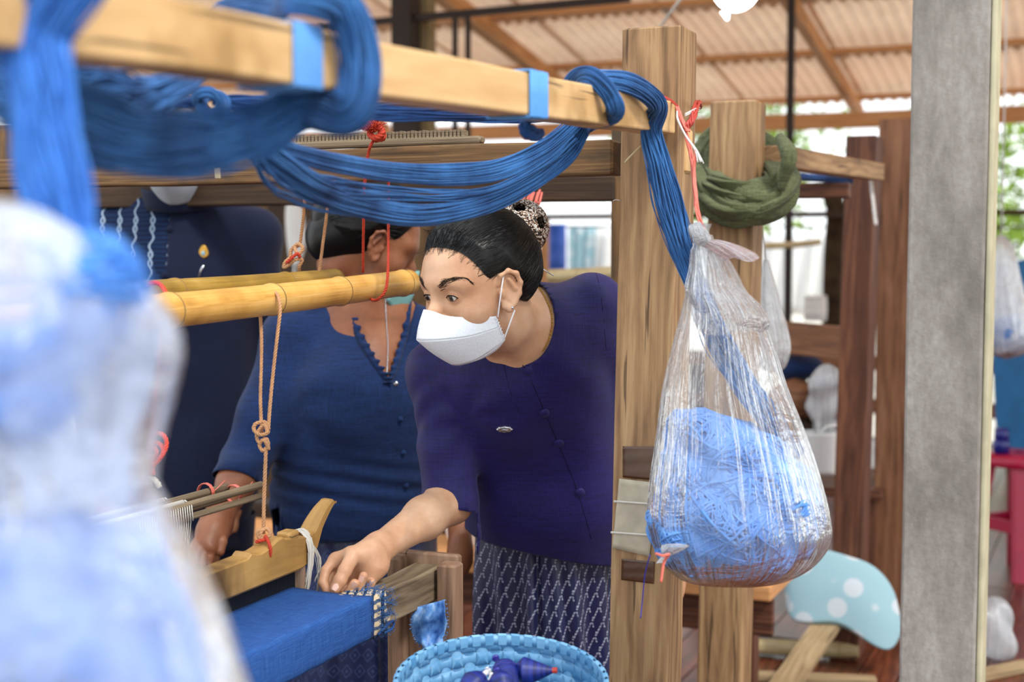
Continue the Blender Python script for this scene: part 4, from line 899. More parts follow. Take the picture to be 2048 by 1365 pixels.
# ------------------------------------------------------------ basket with bobbins
bc = P(1002, 1364, 1.98); RB = .149; HB = .19; til = math.radians(9)
Rt = np.array([[1, 0, 0], [0, math.cos(til), -math.sin(til)], [0, math.sin(til), math.cos(til)]])
bk = thing('woven_basket', bc-np.array([0, 0, HB]), 'round basket woven from light blue plastic straps, holding bobbins', 'basket')
def bpt(a, h, off):
    rr = RB*(1-.20*(max(h, 0.)/HB)**1.4)+off; q = np.array([rr*math.cos(a), rr*math.sin(a), -h]); return bc+Rt@q
NS, NH = 46, 9
for k in range(NS):
    a = 2*math.pi*k/NS; hw = math.pi/NS*.90; rg = []
    for h in np.linspace(-.001, HB, 40):
        row = h/HB*NH; off = .0013*math.sin(math.pi*row)*(1 if k % 2 else -1)
        rg.append([bpt(a-hw, h, off), bpt(a, h, off+.0004), bpt(a+hw, h, off)])
    o = build('upright_strip', loft(rg, False), M['bstrip'], bk); solidify(o, .0006)
for j in range(NH):
    h0 = HB*j/NH+.0008; h1 = HB*(j+1)/NH-.0008; rg = [[], [], []]
    for i in range(NS*4):
        a = 2*math.pi*i/(NS*4); off = -.0013*math.cos(a*NS/2)*(-1 if j % 2 else 1)*1.0
        for q, h in enumerate((h0, (h0+h1)/2, h1)): rg[q].append(bpt(a, h, off))
    o = build('hoop_strip', loft(rg, True), M['bstrip'], bk); solidify(o, .0006)
for s_, nm in ((-.0022, 'inner_rim'), (.0022, 'outer_rim')):
    rg = [[bpt(2*math.pi*i/140, h, s_+(.001 if q in (1,) else 0)*np.sign(s_)) for i in range(140)] for q, h in enumerate((-.004, .003, .011))]
    o = build(nm, loft(rg, True), M['bstrip'], bk); solidify(o, .0007)
for k in range(NS):
    a = 2*math.pi*(k+.5)/NS; hw = math.pi/NS*.62; rg = []
    for (h, off) in ((.011, .0032), (.004, .0038), (-.0042, .0034), (-.0058, 0.), (-.0042, -.0034), (.004, -.0038), (.011, -.0032)):
        rg.append([bpt(a-hw+.5*hw*(off*120), h, off), bpt(a+hw+.5*hw*(off*120), h, off)])
    o = build('rim_wrap', loft(rg, False), M['bstrip'], bk, smooth=False); solidify(o, .0006)
rg = [[bpt(0, HB, -r_) for _ in range(1)]*1 for r_ in ()]
g = G(); R_b = RB*.80
for k in range(10):
    o_ = -R_b+2*R_b*(k+.5)/10; L_ = math.sqrt(max(R_b**2-o_**2, .0004))
    for ax in (0, 1):
        p = [np.array([o_, s*L_, -HB+.001*ax]) if ax else np.array([s*L_, o_, -HB]) for s in (-1, 1)]; w_ = np.array([R_b/10*.9, 0, 0]) if ax else np.array([0, R_b/10*.9, 0])
        q = [bc+Rt@(p[0]-w_), bc+Rt@(p[0]+w_), bc+Rt@(p[1]+w_), bc+Rt@(p[1]-w_)]; g.add(q, [(0, 1, 2, 3)])
o = build('base', g, M['bstrip'], bk, smooth=False); solidify(o, .0008)
def bobbin(base, d, L, R, label, tip, tube_len=.02):
    t = thing('yarn_bobbin', base, label, 'bobbin'); d = np.asarray(d, float); d /= np.linalg.norm(d); s = np.linspace(0, 1, 40)
    base = np.array(base)
    r = R*np.where(s < .25, .35+.65*(s/.25)**.7, 1-.82*((s-.25)/.75)**1.1)
    build('thread_cone', tube(G(), base+d*(s*L)[:, None], np.maximum(r, .003), 20), M['spool'], t)
    build('core_tube', tube(G(), [base-d*tube_len, base+d*(L+.006)], .0042, 10), tip, t)
    build('core_rim', tube(G(), [base-d*(tube_len+.001), base-d*(tube_len-.002)], .0055, 10), tip, t); return t
def bl_(x, y, D): return P(x, y, D)
bobbin(P(1030, 1345, 1.99), P(1102, 1342, 1.98)-P(1030, 1345, 1.99), .055, .021, 'dark blue bobbin with a red tip, lying to the right in the basket', M['redtip'], .004)
bobbin(P(1000, 1330, 2.0), P(1035, 1380, 1.93)-P(1000, 1330, 2.0), .075, .019, 'dark blue bobbin with a violet tube pointing up in the basket', M['violet'])
bobbin(P(996, 1348, 1.96), P(1012, 1400, 1.92)-P(996, 1348, 1.96), .07, .019, 'dark blue bobbin half hidden in front of the violet-tubed one', M['violet'], .006)
bobbin(P(966, 1352, 1.97), P(925, 1392, 1.94)-P(966, 1352, 1.97), .075, .02, 'dark blue bobbin with a clear tube, lying to the left in the basket', M['white'], .012)
bobbin(P(980, 1366, 1.95), P(960, 1420, 1.92)-P(980, 1366, 1.95), .07, .019, 'dark blue bobbin with a white tube at the bottom edge of the photo', M['white'], .012)
build('loose_thread', tube(G(), spline(PS([(945, 1352, 1.97), (975, 1338, 1.97), (1010, 1327, 1.97), (1035, 1330, 1.975), (1060, 1345, 1.98)]), 30), .0006, 4), M['violet'], label='thin violet thread curling over the bobbins', cat='thread')
bh = thing('bench', bc*[1, 1, 0], 'low wooden bench under the blue basket', 'bench')
zb_ = bc[2]-HB*math.cos(til)-.045
beam('seat', np.array([bc[0]-.25, bc[1], zb_]), np.array([bc[0]+.2, bc[1], zb_]), .3, .03, M['rail'], bh, nseg=3)
for sx in (-.22, .17):
    for sy in (-.12, .12): beam('leg', np.array([bc[0]+sx, bc[1]+sy, 0]), np.array([bc[0]+sx, bc[1]+sy, zb_-.015]), .04, .04, M['rail'], bh, A=V, B=U, nseg=2)
# ------------------------------------------------------------ second loom
l2 = thing('weaving_loom', UV(3.6, -.2, 0), 'brown timber loom behind the main one, its post wrapped in green cloth', 'loom')
def postpx(xl, xr, ytop, D, wv, wu, m, parent=None, x0b=None, **k):
    c1 = P(xl, ytop, D)+V*wv/2+U*wu/2; cb = (P(x0b if x0b else xl-18, 1365, D)+V*wv/2+U*wu/2); d = (c1-cb)/(c1-cb)[2]
    return beam('post', cb-d*cb[2], c1, wv, wu, m, parent, A=V, B=U, nseg=8, bev=.004, **k)
D2 = 3.25
postpx(1420, 1506, 203, D2, .105, .105, M['post'], l2, x0b=1393)
q = P(1420, 203, D2)+V*.105
D3 = 4.45
postpx(1692, 1750, 272, D3, .092, .14, M['red'], l2, x0b=1655)
postpx(1758, 1822, 238, 4.75, .105, .12, M['red2'], l2, x0b=1742)
def fb(x0, y0a, y0b, D0, x1, y1a, y1b, D1, th, m, nm='rail', **k):
    a = (P(x0, y0a, D0)+P(x0, y0b, D0))/2; b = (P(x1, y1a, D1)+P(x1, y1b, D1))/2; h = abs(P(x0, y0a, D0)[2]-P(x0, y0b, D0)[2])
    return beam(nm, a, b, th, h, m, l2, nseg=6, **k)
fb(1545, 291, 335, 3.30, 1752, 325, 364, 4.28, .05, M['post'], 'top_beam')
fb(1500, 368, 398, 3.9, 1700, 367, 396, 3.8, .05, M['red'])
build('skein_on_loom', tube(G(), spline(PS([(1520, 348, 3.7), (1600, 354, 3.9), (1700, 362, 4.1)]), 10), .011, 8), M['yarnd'], l2)
# left end of second loom (seen between pole and woman)
postpx(1222, 1240, 390, 5.2, .05, .05, M['raft'], l2, x0b=1222)
ribbon('white_tie', PS([(1742, 362, 4.3), (1746, 400, 4.28), (1752, 450, 4.27)]), .008, M['clear'], label='clear strip hanging from the end of the far top beam', cat='string')
# green cloth wound round the second post
gc = thing('green_cloth', P(1487, 440, 3.2), 'twisted olive green cloth looped round the post beyond the clear bag', 'cloth')
ctr = P(1487, 344, D2+.03); K_ = D2/FOC
r2 = np.random.default_rng(4)
for k in range(15):
    s = k/14; a = np.linspace(0, 2*math.pi, 90, endpoint=False); ph = r2.uniform(0, 6.28)
    rx = (60+34*s+r2.normal()*2)*K_; rz_ = (40+52*s+r2.normal()*3)*K_; ry = .085+.03*s
    cx = ctr+np.array([r2.normal()*5*K_, 0, (2-8*s)*K_])
    x = rx*np.cos(a); z = rz_*np.sin(a)*(np.where(np.sin(a) > 0, 1.02, 1.)); y = -ry*np.sin(a-math.pi*0)*-1
    y = np.where(np.sin(a) < 0, -ry*np.abs(np.sin(a))**.6, ry*np.abs(np.sin(a))**.8)+.012*np.sin(3*a+ph)
    x = x*(1+.10*np.sin(2*a+ph)); z = z+.008*np.sin(2*a+ph*2)
    p = cx+np.stack([x, y, z], 1); t, N, B = frames(p); w = r2.uniform(.016, .026); tw = ph+1.2*np.sin(a+ph)
    rg = []
    for i in range(90):
        e1 = N[i]*math.cos(tw[i])+B[i]*math.sin(tw[i]); e2 = np.cross(t[i], e1)
        rg.append([p[i]+e1*w*math.cos(b)*(1+.2*math.sin(3*b+ph))+e2*w*.42*math.sin(b)+e2*.002*math.sin(6*b+ph) for b in np.linspace(0, 2*math.pi, 14, endpoint=False)])
    rg.append(rg[0]); build('fold', loft(rg, True), M['green'], gc)
build('loose_end', (lambda: (lambda g: g)(tube(G(), spline(PS([(1560, 275, 3.2), (1574, 300, 3.16), (1578, 320, 3.15), (1570, 350, 3.16), (1562, 380, 3.17)]), 24), np.interp(np.linspace(0, 1, 24), [0, .3, .6, 1], [.012, .02, .018, .008]), 8)))(), M['green'], gc)
# lamp
lm = thing('hanging_lamp', P(1470, 40, 4.6), 'glowing white lamp hanging at the top edge of the photo', 'lamp')
s_ = np.linspace(0, math.pi, 18); c = P(1472, -36, 4.6); Rl = .082
build('bulb', loft([[c+np.array([Rl*math.sin(t)*math.cos(a), Rl*math.sin(t)*math.sin(a), -Rl*1.15*math.cos(t)]) for a in np.linspace(0, 6.283, 24, endpoint=False)] for t in s_]), M['lamp'], lm)
build('socket', tube(G(), [c+Z*.095, c+Z*.19], [.035, .022], 16), M['white'], lm)
build('tip', tube(G(), [P(1450, 22, 4.56), P(1455, 40, 4.56)], [.016, .004], 8), M['lamp'], lm)
build('cable', tube(G(), [c+Z*.19, np.array([c[0], c[1], 3.18])], .005, 6), M['steel'], lm)
build('stay_line', tube(G(), [P(1318, 56, 4.9), P(1375, -20, 4.7), P(1440, -120, 4.4)], .005, 6), M['white'], label='thin pale line slanting up to the roof beside the lamp', cat='line')
# ------------------------------------------------------------ right side room
st = thing('stool', P(2040, 1150, 5.66), 'magenta red plastic stool at the right edge of the photo', 'stool')
sc0 = P(2038, 905, 5.66); fz = 0.0; top = sc0[2]
rg = []
for h, r in ((.0, .02), (.0, .115), (-.006, .128), (-.03, .134), (-.05, .136), (-.052, .128)):
    rg.append([sc0+np.array([r*math.cos(a)*(1+.06*math.cos(4*a)), r*math.sin(a)*(1+.06*math.cos(4*a)), h]) for a in np.linspace(0, 6.283, 40, endpoint=False)])
build('seat', loft(rg), M['pink'], st)
for k in range(4):
    a = math.pi/4+k*math.pi/2+.5; d = np.array([math.cos(a), math.sin(a), 0]); e = np.array([-d[1], d[0], 0]); rg = []
    for s in np.linspace(0, 1, 8):
        c = sc0*[1, 1, 0]+d*(.105+.075*s)+Z*(top-.04-(top-.04)*s); w = .036-.008*s
        rg.append([c-e*w-d*.02, c-e*w+d*.006, c-e*w*.55+d*.016, c+e*w*.55+d*.016, c+e*w+d*.006, c+e*w-d*.02, c+e*w*.8-d*.02, c+e*w*.5+d*.008, c-e*w*.5+d*.008, c-e*w*.8-d*.02])
    build('leg', loft(rg, True, cap=True), M['pink'], st, smooth=False)
for k in range(4):
    a = math.pi/4+k*math.pi/2+.5; b = a+math.pi/2; zz = top*.42; p = [sc0*[1, 1, 0]+np.array([math.cos(q)*.15, math.sin(q)*.15, zz]) for q in (a, b)]
    beam('brace', p[0], p[1], .014, .05, M['pink'], st, nseg=2)
bo = thing('bottle', P(2000, 888, 5.6), 'small dark blue bottle standing on the magenta stool', 'bottle'); cb = P(2003, 893, 5.62); cb[2] = top+.001
build('body', loft([[cb+np.array([r*math.cos(a), r*math.sin(a), h]) for a in np.linspace(0, 6.283, 20, endpoint=False)] for h, r in ((0, .005), (0, .03), (.03, .033), (.05, .033), (.056, .025))]), M['blueb'], bo)
build('cap', loft([[cb+np.array([r*math.cos(a), r*math.sin(a), h]) for a in np.linspace(0, 6.283, 20, endpoint=False)] for h, r in ((.056, .026), (.058, .029), (.10, .028), (.103, .002))]), M['blueb'], bo)
beam('screen', P(1990, 700, 6.5)+np.array([0, .01, 0]), P(2330, 690, 5.9), .03, 0.9, M['wallb'], None, nseg=2, label='bright blue panel standing behind the magenta stool', cat='screen')
o = COL.objects['screen']; o.location.z -= float(0.05)
bg3 = thing('plastic_bag', P(2010, 705, 5.0), 'far pale plastic bag with blue yarn hanging at the right edge', 'bag')
bag('film', [(2003, 470, 6), (2004, 500, 24), (2006, 560, 36), (2012, 620, 46), (2016, 670, 50), (2014, 705, 38), (2012, 718, 4)], 5.0, M['filmw'], bg3, wr=.05, seed=31, nth=70, nr=40)
px = lambda n: n/FOC*5.0
yarn_pile('bagged_yarn', [(P(2014, 668, 5.0), (px(38), px(28), px(34)))], M['yarnbag'], 'blue yarn at the bottom of the far hanging bag', n=90, r=.003)
build('hook_line', tube(G(), [P(2003, 472, 5.0), np.array([P(2003, 472, 5.)[0], 5.0, rz(uof(P(2003, 472, 5.)))-.06])], .003, 6), M['clear'], bg3)
# ------------------------------------------------------------ behind the clear bag: shelf, cloths, baskets
sh = thing('work_table', P(1640, 950, 4.9), 'low brown table behind the clear bag, heaped with cloth', 'table')
tz = P(1640, 960, 4.9)[2]; c = P(1640, 960, 5.0)
beam('top', c-V*.55, c+V*.25, .5, .03, M['red'], sh, nseg=3)
for sv in (-.5, .2):
    for su in (-.2, .2): b = c+V*sv+U*su; beam('leg', b*[1, 1, 0], b-Z*.015, .05, .05, M['red'], sh, A=V, B=U, nseg=2)
beam('seat_rail', P(1500, 668, 5.0), P(1720, 690, 4.7), .04, .11, M['red2'], l2, nseg=4)
def heap(name, c, rr, mat, label, cat, seed=0, h=.008, amp=.12, fr=9):
    S = Sdf().ell(c, rr, k=.02); r_ = np.random.default_rng(seed); m = min(rr); w = r_.normal(size=(5, 3))*fr/ .3
    ph = r_.uniform(0, 6.28, 5); S.disp = lambda p: amp*m*sum(np.sin(p@w[i]+ph[i]) for i in range(5))/2.5
    lo = np.array(c)-np.array(rr)*1.35-.01; hi = np.array(c)+np.array(rr)*1.35+.01
    v, f = polygonise(S, lo, hi, h); return build(name, (v, f, v[:, [0, 2]]), mat, label=label, cat=cat)
heap('cloth_bundle', P(1600, 735, 4.95), (.09, .09, .05), M['jk2'], 'dark blue cloth bundle on top of the heap on the table', 'cloth', 1)
heap('cloth_bundle', P(1590, 800, 4.9), (.10, .1, .07), M['red2'], 'brown bundle in the middle of the heap on the table', 'cloth', 2)
heap('cloth_bundle', P(1560, 870, 4.9), (.12, .11, .1), M['dark'], 'dark bundle at the left of the heap, behind the clear bag', 'cloth', 3)
heap('cloth_bundle', P(1650, 770, 5.1), (.05, .09, .03), M['plb'], 'small bright blue cloth at the right of the heap', 'cloth', 4)
heap('white_sack', P(1650, 800, 4.75), (.055, .05, .12), M['filmw'], 'white translucent plastic sack leaning on the far loom post', 'sack', 6, amp=.3, fr=7)
wbk = thing('white_basket', P(1640, 950, 4.7), 'small white woven basket with two looped handles on the table', 'basket')
cw = P(1636, 905, 4.72); rg = []
for h in np.linspace(-.07, .07, 12): rg.append([cw+np.array([(.058+.12*0+.1*(h+.07)*.3)*np.sign(math.cos(a))*abs(math.cos(a))**.5+.002*math.sin(a*30+h*200), .045*np.sign(math.sin(a))*abs(math.sin(a))**.5, h]) for a in np.linspace(0, 6.283, 60, endpoint=False)])
o = build('body', loft(rg), M['white'], wbk); solidify(o, .003)
for dy in (-.02, .02): build('handle', tube(G(), spline([cw+np.array([.0, dy, .065]), cw+np.array([.03, dy, .09]), cw+np.array([.08, dy-.01, .085]), cw+np.array([.115, dy-.02, .05]), cw+np.array([.118, dy-.02, .02]), cw+np.array([.09, dy-.01, .055]), cw+np.array([.045, dy, .065])], 40), .0042, 8), M['white'], wbk)
bag2 = thing('plastic_bag', P(1548, 720, 3.45), 'limp white translucent bag hanging on the post below the green cloth', 'bag')
bag('film', [(1532, 520, 5), (1534, 560, 14), (1538, 610, 24), (1544, 660, 31), (1548, 700, 32), (1546, 735, 24), (1545, 745, 4)], 3.5, M['filmw'], bag2, depth=.4, wr=.08, seed=41, nth=80, nr=50)
build('hook_string', tube(G(), [P(1532, 522, 3.5), P(1524, 450, 3.42)], .002, 5), M['clear'], bag2)
# floor items
pw = [P(1565, 1200, 4.35), P(1630, 1160, 4.45), P(1700, 1150, 4.5), P(1760, 1190, 4.35), P(1800, 1270, 4.1)]
def pillow(c, ax, ay, L, W, H, mat, label, bend):
    rg = []
    for s in np.linspace(-1, 1, 36):
        w = W*(1-.10*math.cos(s*math.pi)**2)*(1-abs(s)**10); hh = H*(1-abs(s)**3.5)**.6+.006
        cc = c+ax*L*s+Z*bend(s); rg.append([cc+ay*w*math.copysign(abs(math.cos(a))**.75, math.cos(a))+Z*hh*math.copysign(abs(math.sin(a))**.9, math.sin(a))*(1-.75*abs(math.cos(a))**3) for a in np.linspace(0, 6.283, 40, endpoint=False)])
    return build('pillow', loft(rg, True, cap=True), mat, label=label, cat='pillow')
pc = P(1685, 1215, 4.35); pc[2] = .20
pillow(pc, V*.97+np.array([0, .0, -.22]), U*.55+Z*.83, .185, .115, .06, M['pillow'], 'aqua pillow with pale round dots slumped on the floor', lambda s: .065*(1-s*s)-.02)
def plankon(x0, y0, x1, y1, w, m, label, nm='loose_plank', th=.022, z0=.012, z1=.012):
    def gnd(x, y, z): r = P(x, y, 1.)-EYE; return EYE+r*((z-1.3)/r[2])
    a, b = gnd(x0, y0, z0), gnd(x1, y1, z1); return beam(nm, a, b, w, th, m, nseg=4, label=label, cat='plank')
plankon(1535, 1420, 1672, 1225, .085, M['plankp'], 'grey-brown plank sloping up from the floor against the pillow', z0=.02, z1=.16)
plankon(1490, 1352, 1752, 1362, .05, M['plankp'], 'flat pale plank lying across the floor at the bottom')
plankon(1485, 1275, 1600, 1290, .05, M['dark'], 'dark batten lying on the floor left of the bamboo')
def gnd(x, y, z): r = P(x, y, 1.)-EYE; return EYE+r*((z-1.3)/r[2])
bamboo_pole(gnd(1480, 1290, .035), gnd(1716, 1300, .035), .024, .026, [.12, .84], M['bam3'], 'short dry bamboo pole lying on the floor by the pillow')
heap('blue_cloth_scrap', gnd(1530, 1290, .03), (.05, .04, .02), M['jk2'], 'small crumpled blue cloth scrap on the floor', 'cloth', 7)
# blurry items at the lower right edge
heap('plastic_sack', gnd(1985, 1262, .10), (.06, .06, .10), M['filmw'], 'small clear plastic sack on the floor right of the pillar', 'sack', 8, amp=.3)
plankon(1900, 1365, 2060, 1330, .06, M['plankp'], 'pale plank end lying at the lower right corner of the floor')
# low bench and white sack behind the leaning woman
bn = thing('low_bench', P(930, 1140, 4.3), 'long low brown bench behind the leaning woman', 'bench')
c = P(900, 1105, 4.2); beam('seat', c-V*.9, c+V*1.0, .3, .04, M['raft'], bn, nseg=4); beam('apron', c-V*.9-Z*.07-U*.11, c+V*1.0-Z*.07-U*.11, .025, .10, M['red'], bn, A=U, B=Z, nseg=4)
for s in (-.8, 0, .9): beam('leg', (c+V*s)*[1, 1, 0], c+V*s-Z*.02, .06, .06, M['red'], bn, A=V, B=U, nseg=2)
S_ = P(940, 1030, 4.25); heap('white_sack', (S_[0], S_[1], S_[2]), (.085, .09, .125), M['white'], 'bulging white cloth sack on the low bench behind the leaning woman', 'sack', 9, amp=.12, fr=4)
# white shirt hanging behind the second woman
heap('hanging_shirt', P(590, 465, 6.45), (.045, .02, .17), M['clear'], 'pale shirt hanging between the two people at the back', 'shirt', 12, amp=.3, fr=5)
beam('shirt_peg', P(590, 396, 6.45), P(592, 394, 7.0), .02, .02, M['raft'], None, nseg=1, label='short peg above the hanging pale shirt', cat='peg')
# far skein ropes by the hair ornament
rf = thing('orange_rope', P(1060, 410, 3.3), 'faded orange string wound on the far rail above the hair ornament', 'rope')
for k in range(4): rp('coil', PS([(1038+k*14, 380, 3.0), (1034+k*13, 402, 2.99), (1040+k*12, 425-k*5, 3.0), (1052+k*9, 405, 2.99), (1060+k*8, 385, 3.0)]), .0026, M['pinks'], parent=rf)
rp('string', PS([(1062, 390, 3.05), (1068, 450, 3.05), (1075, 520, 3.05), (1078, 560, 3.05)]), .0024, M['ropet'], parent=rf)
bamboo_pole(P(1100, 552, 5.2), P(1300, 540, 5.0), .024, .024, [.3, .8], M['bam3'], 'far bamboo pole level with the leaning woman\'s shoulder')
# ------------------------------------------------------------ outdoors
def barrel(x, y0, y1, w, D, mat, label):
    a, b = P(x, y1, D), P(x, y0, D); R = w/2/FOC*D; rg = []; H = b[2]-a[2]
    for h, r in ((0, .1), (0, .9), (.04, .97), (.3, 1.), (.32, 1.03), (.35, 1.), (.62, 1.), (.65, 1.03), (.68, 1.), (.95, .96), (.97, 1.0), (1., .97), (1., .1)):
        rg.append([a*[1, 1, 0]+Z*(a[2]+H*h)+np.array([R*r*math.cos(q), R*r*math.sin(q), 0]) for q in np.linspace(0, 6.283, 30, endpoint=False)])
    return build('barrel', loft(rg), mat, label=label, cat='barrel')
barrel(1110, 448, 560, 46, 11., M['plb'], 'bright blue barrel outdoors beside the hair ornament')
barrel(1080, 500, 560, 40, 11.4, M['violet'], 'violet-blue drum just left of the bright blue barrel')
tb_ = thing('outdoor_table', P(1150, 560, 11.2), 'table outdoors carrying the barrels', 'table')
z0 = P(1150, 562, 11.2)[2]; c = P(1150, 562, 11.2); beam('top', c-V*1.2-Z*.03, c+V*1.4-Z*.03, 1.2, .04, M['plankp'], tb_, nseg=2)
for s in (-1, 1.2): beam('leg', (c+V*s)*[1, 1, 0]-Z*.37, c+V*s-Z*.05, .08, .08, M['rail'], tb_, nseg=1)
for (x, w, h, m, lab) in ((1190, .25, .34, 'white', 'left white sheet drying outdoors over the woman\'s shoulder'), (1165, .12, .3, 'pillow', 'narrow pale sheet drying outdoors')):
    a = P(x, 455, 12.5); rg = [[a+V*s*w+Z*(-h*2*t)+U*.02*math.sin(s*9+t*2) for s in np.linspace(-1, 1, 20)] for t in np.linspace(0, 1, 8)]; solidify(build('drying_sheet', loft(rg, False), M[m], label=lab, cat='sheet'), .004)
barrel(1630, 592, 642, 46, 8.62, M['white'], 'white bucket on the railing seen through the right-hand opening')
for (x, lab) in ((1640, 'right'), (1560, 'left')):
    a = P(x, 470, 12.5); rg = [[a+V*s*.22+Z*(-.7*t)+U*.03*math.sin(s*8+t*3) for s in np.linspace(-1, 1, 20)] for t in np.linspace(0, 1, 8)]; solidify(build('drying_cloth', loft(rg, False), M['white'], label=lab+'-hand white cloth drying outdoors beyond the green-wrapped post', cat='cloth'), .004)
fl = build('drying_line', tube(G(), [P(900, 452, 12.5), P(2100, 455, 12.5)], .01, 5), M['steel'], label='long line outdoors on which cloths dry', cat='line')
bamboo_pole(P(1532, 492, 6.6), P(1640, 484, 6.4), .016, .014, [.45, .55], M['bam3'], 'short bamboo bar tied across the dark steel pole')
# trees and shrubs outside
def tree(base, hgt, R, seed, label, nm='tree', trunk=.09, n=2600):
    r_ = np.random.default_rng(seed); t = thing(nm, base, label, 'tree' if nm == 'tree' else 'shrub'); base = np.array(base, float); g = G()
    top = base+Z*hgt
    tube(g, spline([base, base+Z*hgt*.4+np.array([.1, 0, 0]), top], 10), np.linspace(trunk, trunk*.4, 10), 8)
    for k in range(7):
        a = r_.uniform(0, 6.28); s = base+Z*hgt*r_.uniform(.45, .9); e = s+np.array([math.cos(a), math.sin(a), .6])*R*.8; tube(g, [s, (s+e)/2+Z*.1, e], [trunk*.4, trunk*.25, trunk*.1], 5)
    build('trunk', g, M['bark'], t); g = G()
    c = top+Z*R*.2; cl = r_.normal(size=(14, 3)); cl /= np.linalg.norm(cl, axis=1)[:, None]; cl = c+cl*R*[1, 1, .7]*r_.uniform(.4, 1, (14, 1))
    vs = []; fs = []
    for k in range(n):
        p = cl[r_.integers(14)]+r_.normal(size=3)*R*.22; a = r_.normal(size=3); a /= np.linalg.norm(a); b = np.cross(a, r_.normal(size=3)); b /= np.linalg.norm(b); L = r_.uniform(.05, .10)
        vs += [p-a*L, p+b*L*.4, p+a*L, p-b*L*.4]; fs.append((4*k, 4*k+1, 4*k+2, 4*k+3))
    g.add(vs, fs); build('foliage', g, M['leaf'], t, smooth=False, kind='stuff')
tree((5.2, 16, -.35), 2.0, 1.2, 1, 'leafy light green tree outdoors at the far right'); tree((8.6, 18, -.35), 2.6, 1.8, 2, 'leafy tree outdoors beyond the right frame edge')
tree((6.3, 12.2, -.35), 1.0, .9, 5, 'low leafy shrub outdoors behind the blue panel', 'shrub'); tree((2.9, 19, -.35), 2.6, 1.5, 7, 'small leafy tree outdoors behind the far looms')
tr = P(1665, 560, 8.9); build('dead_tree', tube(G(), spline([tr*[1, 1, 0]-Z*.35, tr+np.array([.0, 0, 0]), P(1672, 430, 8.9), P(1660, 380, 8.9)], 16), .062, 10), M['bark'], label='rough dark trunk standing just outside the right-hand opening', cat='tree')
# ------------------------------------------------------------ people
def rot_to(R, c, s=1.): 
    return (lambda p: np.asarray(c)+(np.asarray(p, float)*s)@R.T), (lambda p: ((np.asarray(p)-c)@R)/s)
def head_sdf(S, R, c, s, ears=True, eyes=True):
    W, _ = rot_to(R, c, s); E = lambda p, r, k=.02, sub=False, Rl=None: S.ell(W(p), np.array(r)*s, R if Rl is None else R@Rl, k*s, sub)
    C = lambda a, b, ra, rb, k=.012, sub=False: S.cone(W(a), W(b), ra*s, rb*s, k*s, sub)
    E((0, -.018, .040), (.073, .092, .080)); E((0, .034, .026), (.067, .060, .068), .03); E((0, .030, -.030), (.058, .054, .075), .03)
    E((0, .034, -.076), (.046, .042, .034), .03); C((0, .054, -.090), (0, .054, -.090), .014, .014, .03)
    for x in (-1, 1):
        E((x*.043, .050, -.030), (.022, .024, .020), .025)
        C((x*.012, .083, .022), (x*.045, .068, .022), .010, .009, .02)
        if eyes: E((x*.031, .098, .002), (.021, .017, .0125), .014, True)
    C((0, .084, .012), (0, .100, -.020), .0075, .009, .012); C((0, .100, -.02), (0, .109, -.036), .009, .010, .010)
    for x in (-1, 1): C((x*.013, .092, -.038), (x*.013, .092, -.038), .008, .008, .01)
    C((-.018, .088, -.064), (.018, .088, -.064), .008, .008, .012)
    if eyes:
        for x in (-1, 1):
            E((x*.031, .0740, .002), (.0150, .0140, .0135), .004)
            E((x*.0315, .092, .0005), (.0140, .012, .0048), .003, True)
    if ears:
        for x in (-1, 1):
            ca, sa = math.cos(x*.35), math.sin(x*.35); Rl = np.array([[ca, -sa, 0], [sa, ca, 0], [0, 0, 1]])
            E((x*.077, .001, .000), (.006, .0155, .027), .008, False, Rl); E((x*.0845, .005, .0), (.0065, .009, .017), .004, True, Rl)
            path = [(.072, .018, .010), (.079, .016, .024), (.085, .004, .030), (.089, -.009, .023), (.089, -.015, .007), (.086, -.012, -.011), (.080, -.003, -.025), (.077, .006, -.032), (.074, .012, -.027), (.073, .015, -.016)]
            pts = [W((x*a, b, c_)) for a, b, c_ in path]; S.chain(pts, [.0028*s, .0032*s, .0036*s, .0038*s, .0036*s, .0034*s, .005*s, .0062*s, .005*s, .003*s], .004)
            C((x*.082, .003, .016), (x*.084, -.006, -.002), .0025, .003, .004); C((x*.075, .016, -.004), (x*.076, .015, -.010), .004, .003, .004)
    C((0, -.035, -.03), (0, -.045, -.070), .047, .047, .025)
    return S
def skin_mesh(name, S, boxes, mat, parent, **k):
    g = G()
    for lo, hi, h, pr in boxes:
        v, f = polygonise(S, lo, hi, h, proj=pr); g.add(v, f, v[:, [0, 2]])
    return build(name, g, mat, parent, **k)
def eyeball(parent, W, x, s, R, look):
    c = W((x*.031, .0735, .002)); r = .0128*s; L = np.asarray(look, float); L /= np.linalg.norm(L)
    def cap(rad, a0, out, nm, m, n=10, asub=14):
        e1 = np.cross(L, Z); e1 /= np.linalg.norm(e1); e2 = np.cross(e1, L); rg = []
        for t in np.linspace(.02, a0, n): rg.append([c+(L*math.cos(t)+(e1*math.cos(q)+e2*math.sin(q))*math.sin(t))*(rad+out) for q in np.linspace(0, 6.283, asub, endpoint=False)])
        return build(nm, loft(rg, True, cap=True), m, parent)
    parent = cap(r, math.pi-.02, 0, 'eyeball', M['eyew'], 16, 20); cap(r, .58, .0004, 'iris', M['iris']); cap(r, .22, .0008, 'pupil', M['pupil'])
HLX = np.linspace(-.12, .1, 90); HLY = np.interp(HLX, [-.12, -.09, -.05, -.02, .0, .018, .030, .040, .052, .065, .078, .09, .1], [-.042, -.040, -.034, -.020, .020, .030, .020, .026, .050, .074, .084, .087, .088])
for _ in range(3): HLY = np.convolve(np.pad(HLY, 2, mode='edge'), [.1, .2, .4, .2, .1], 'valid')
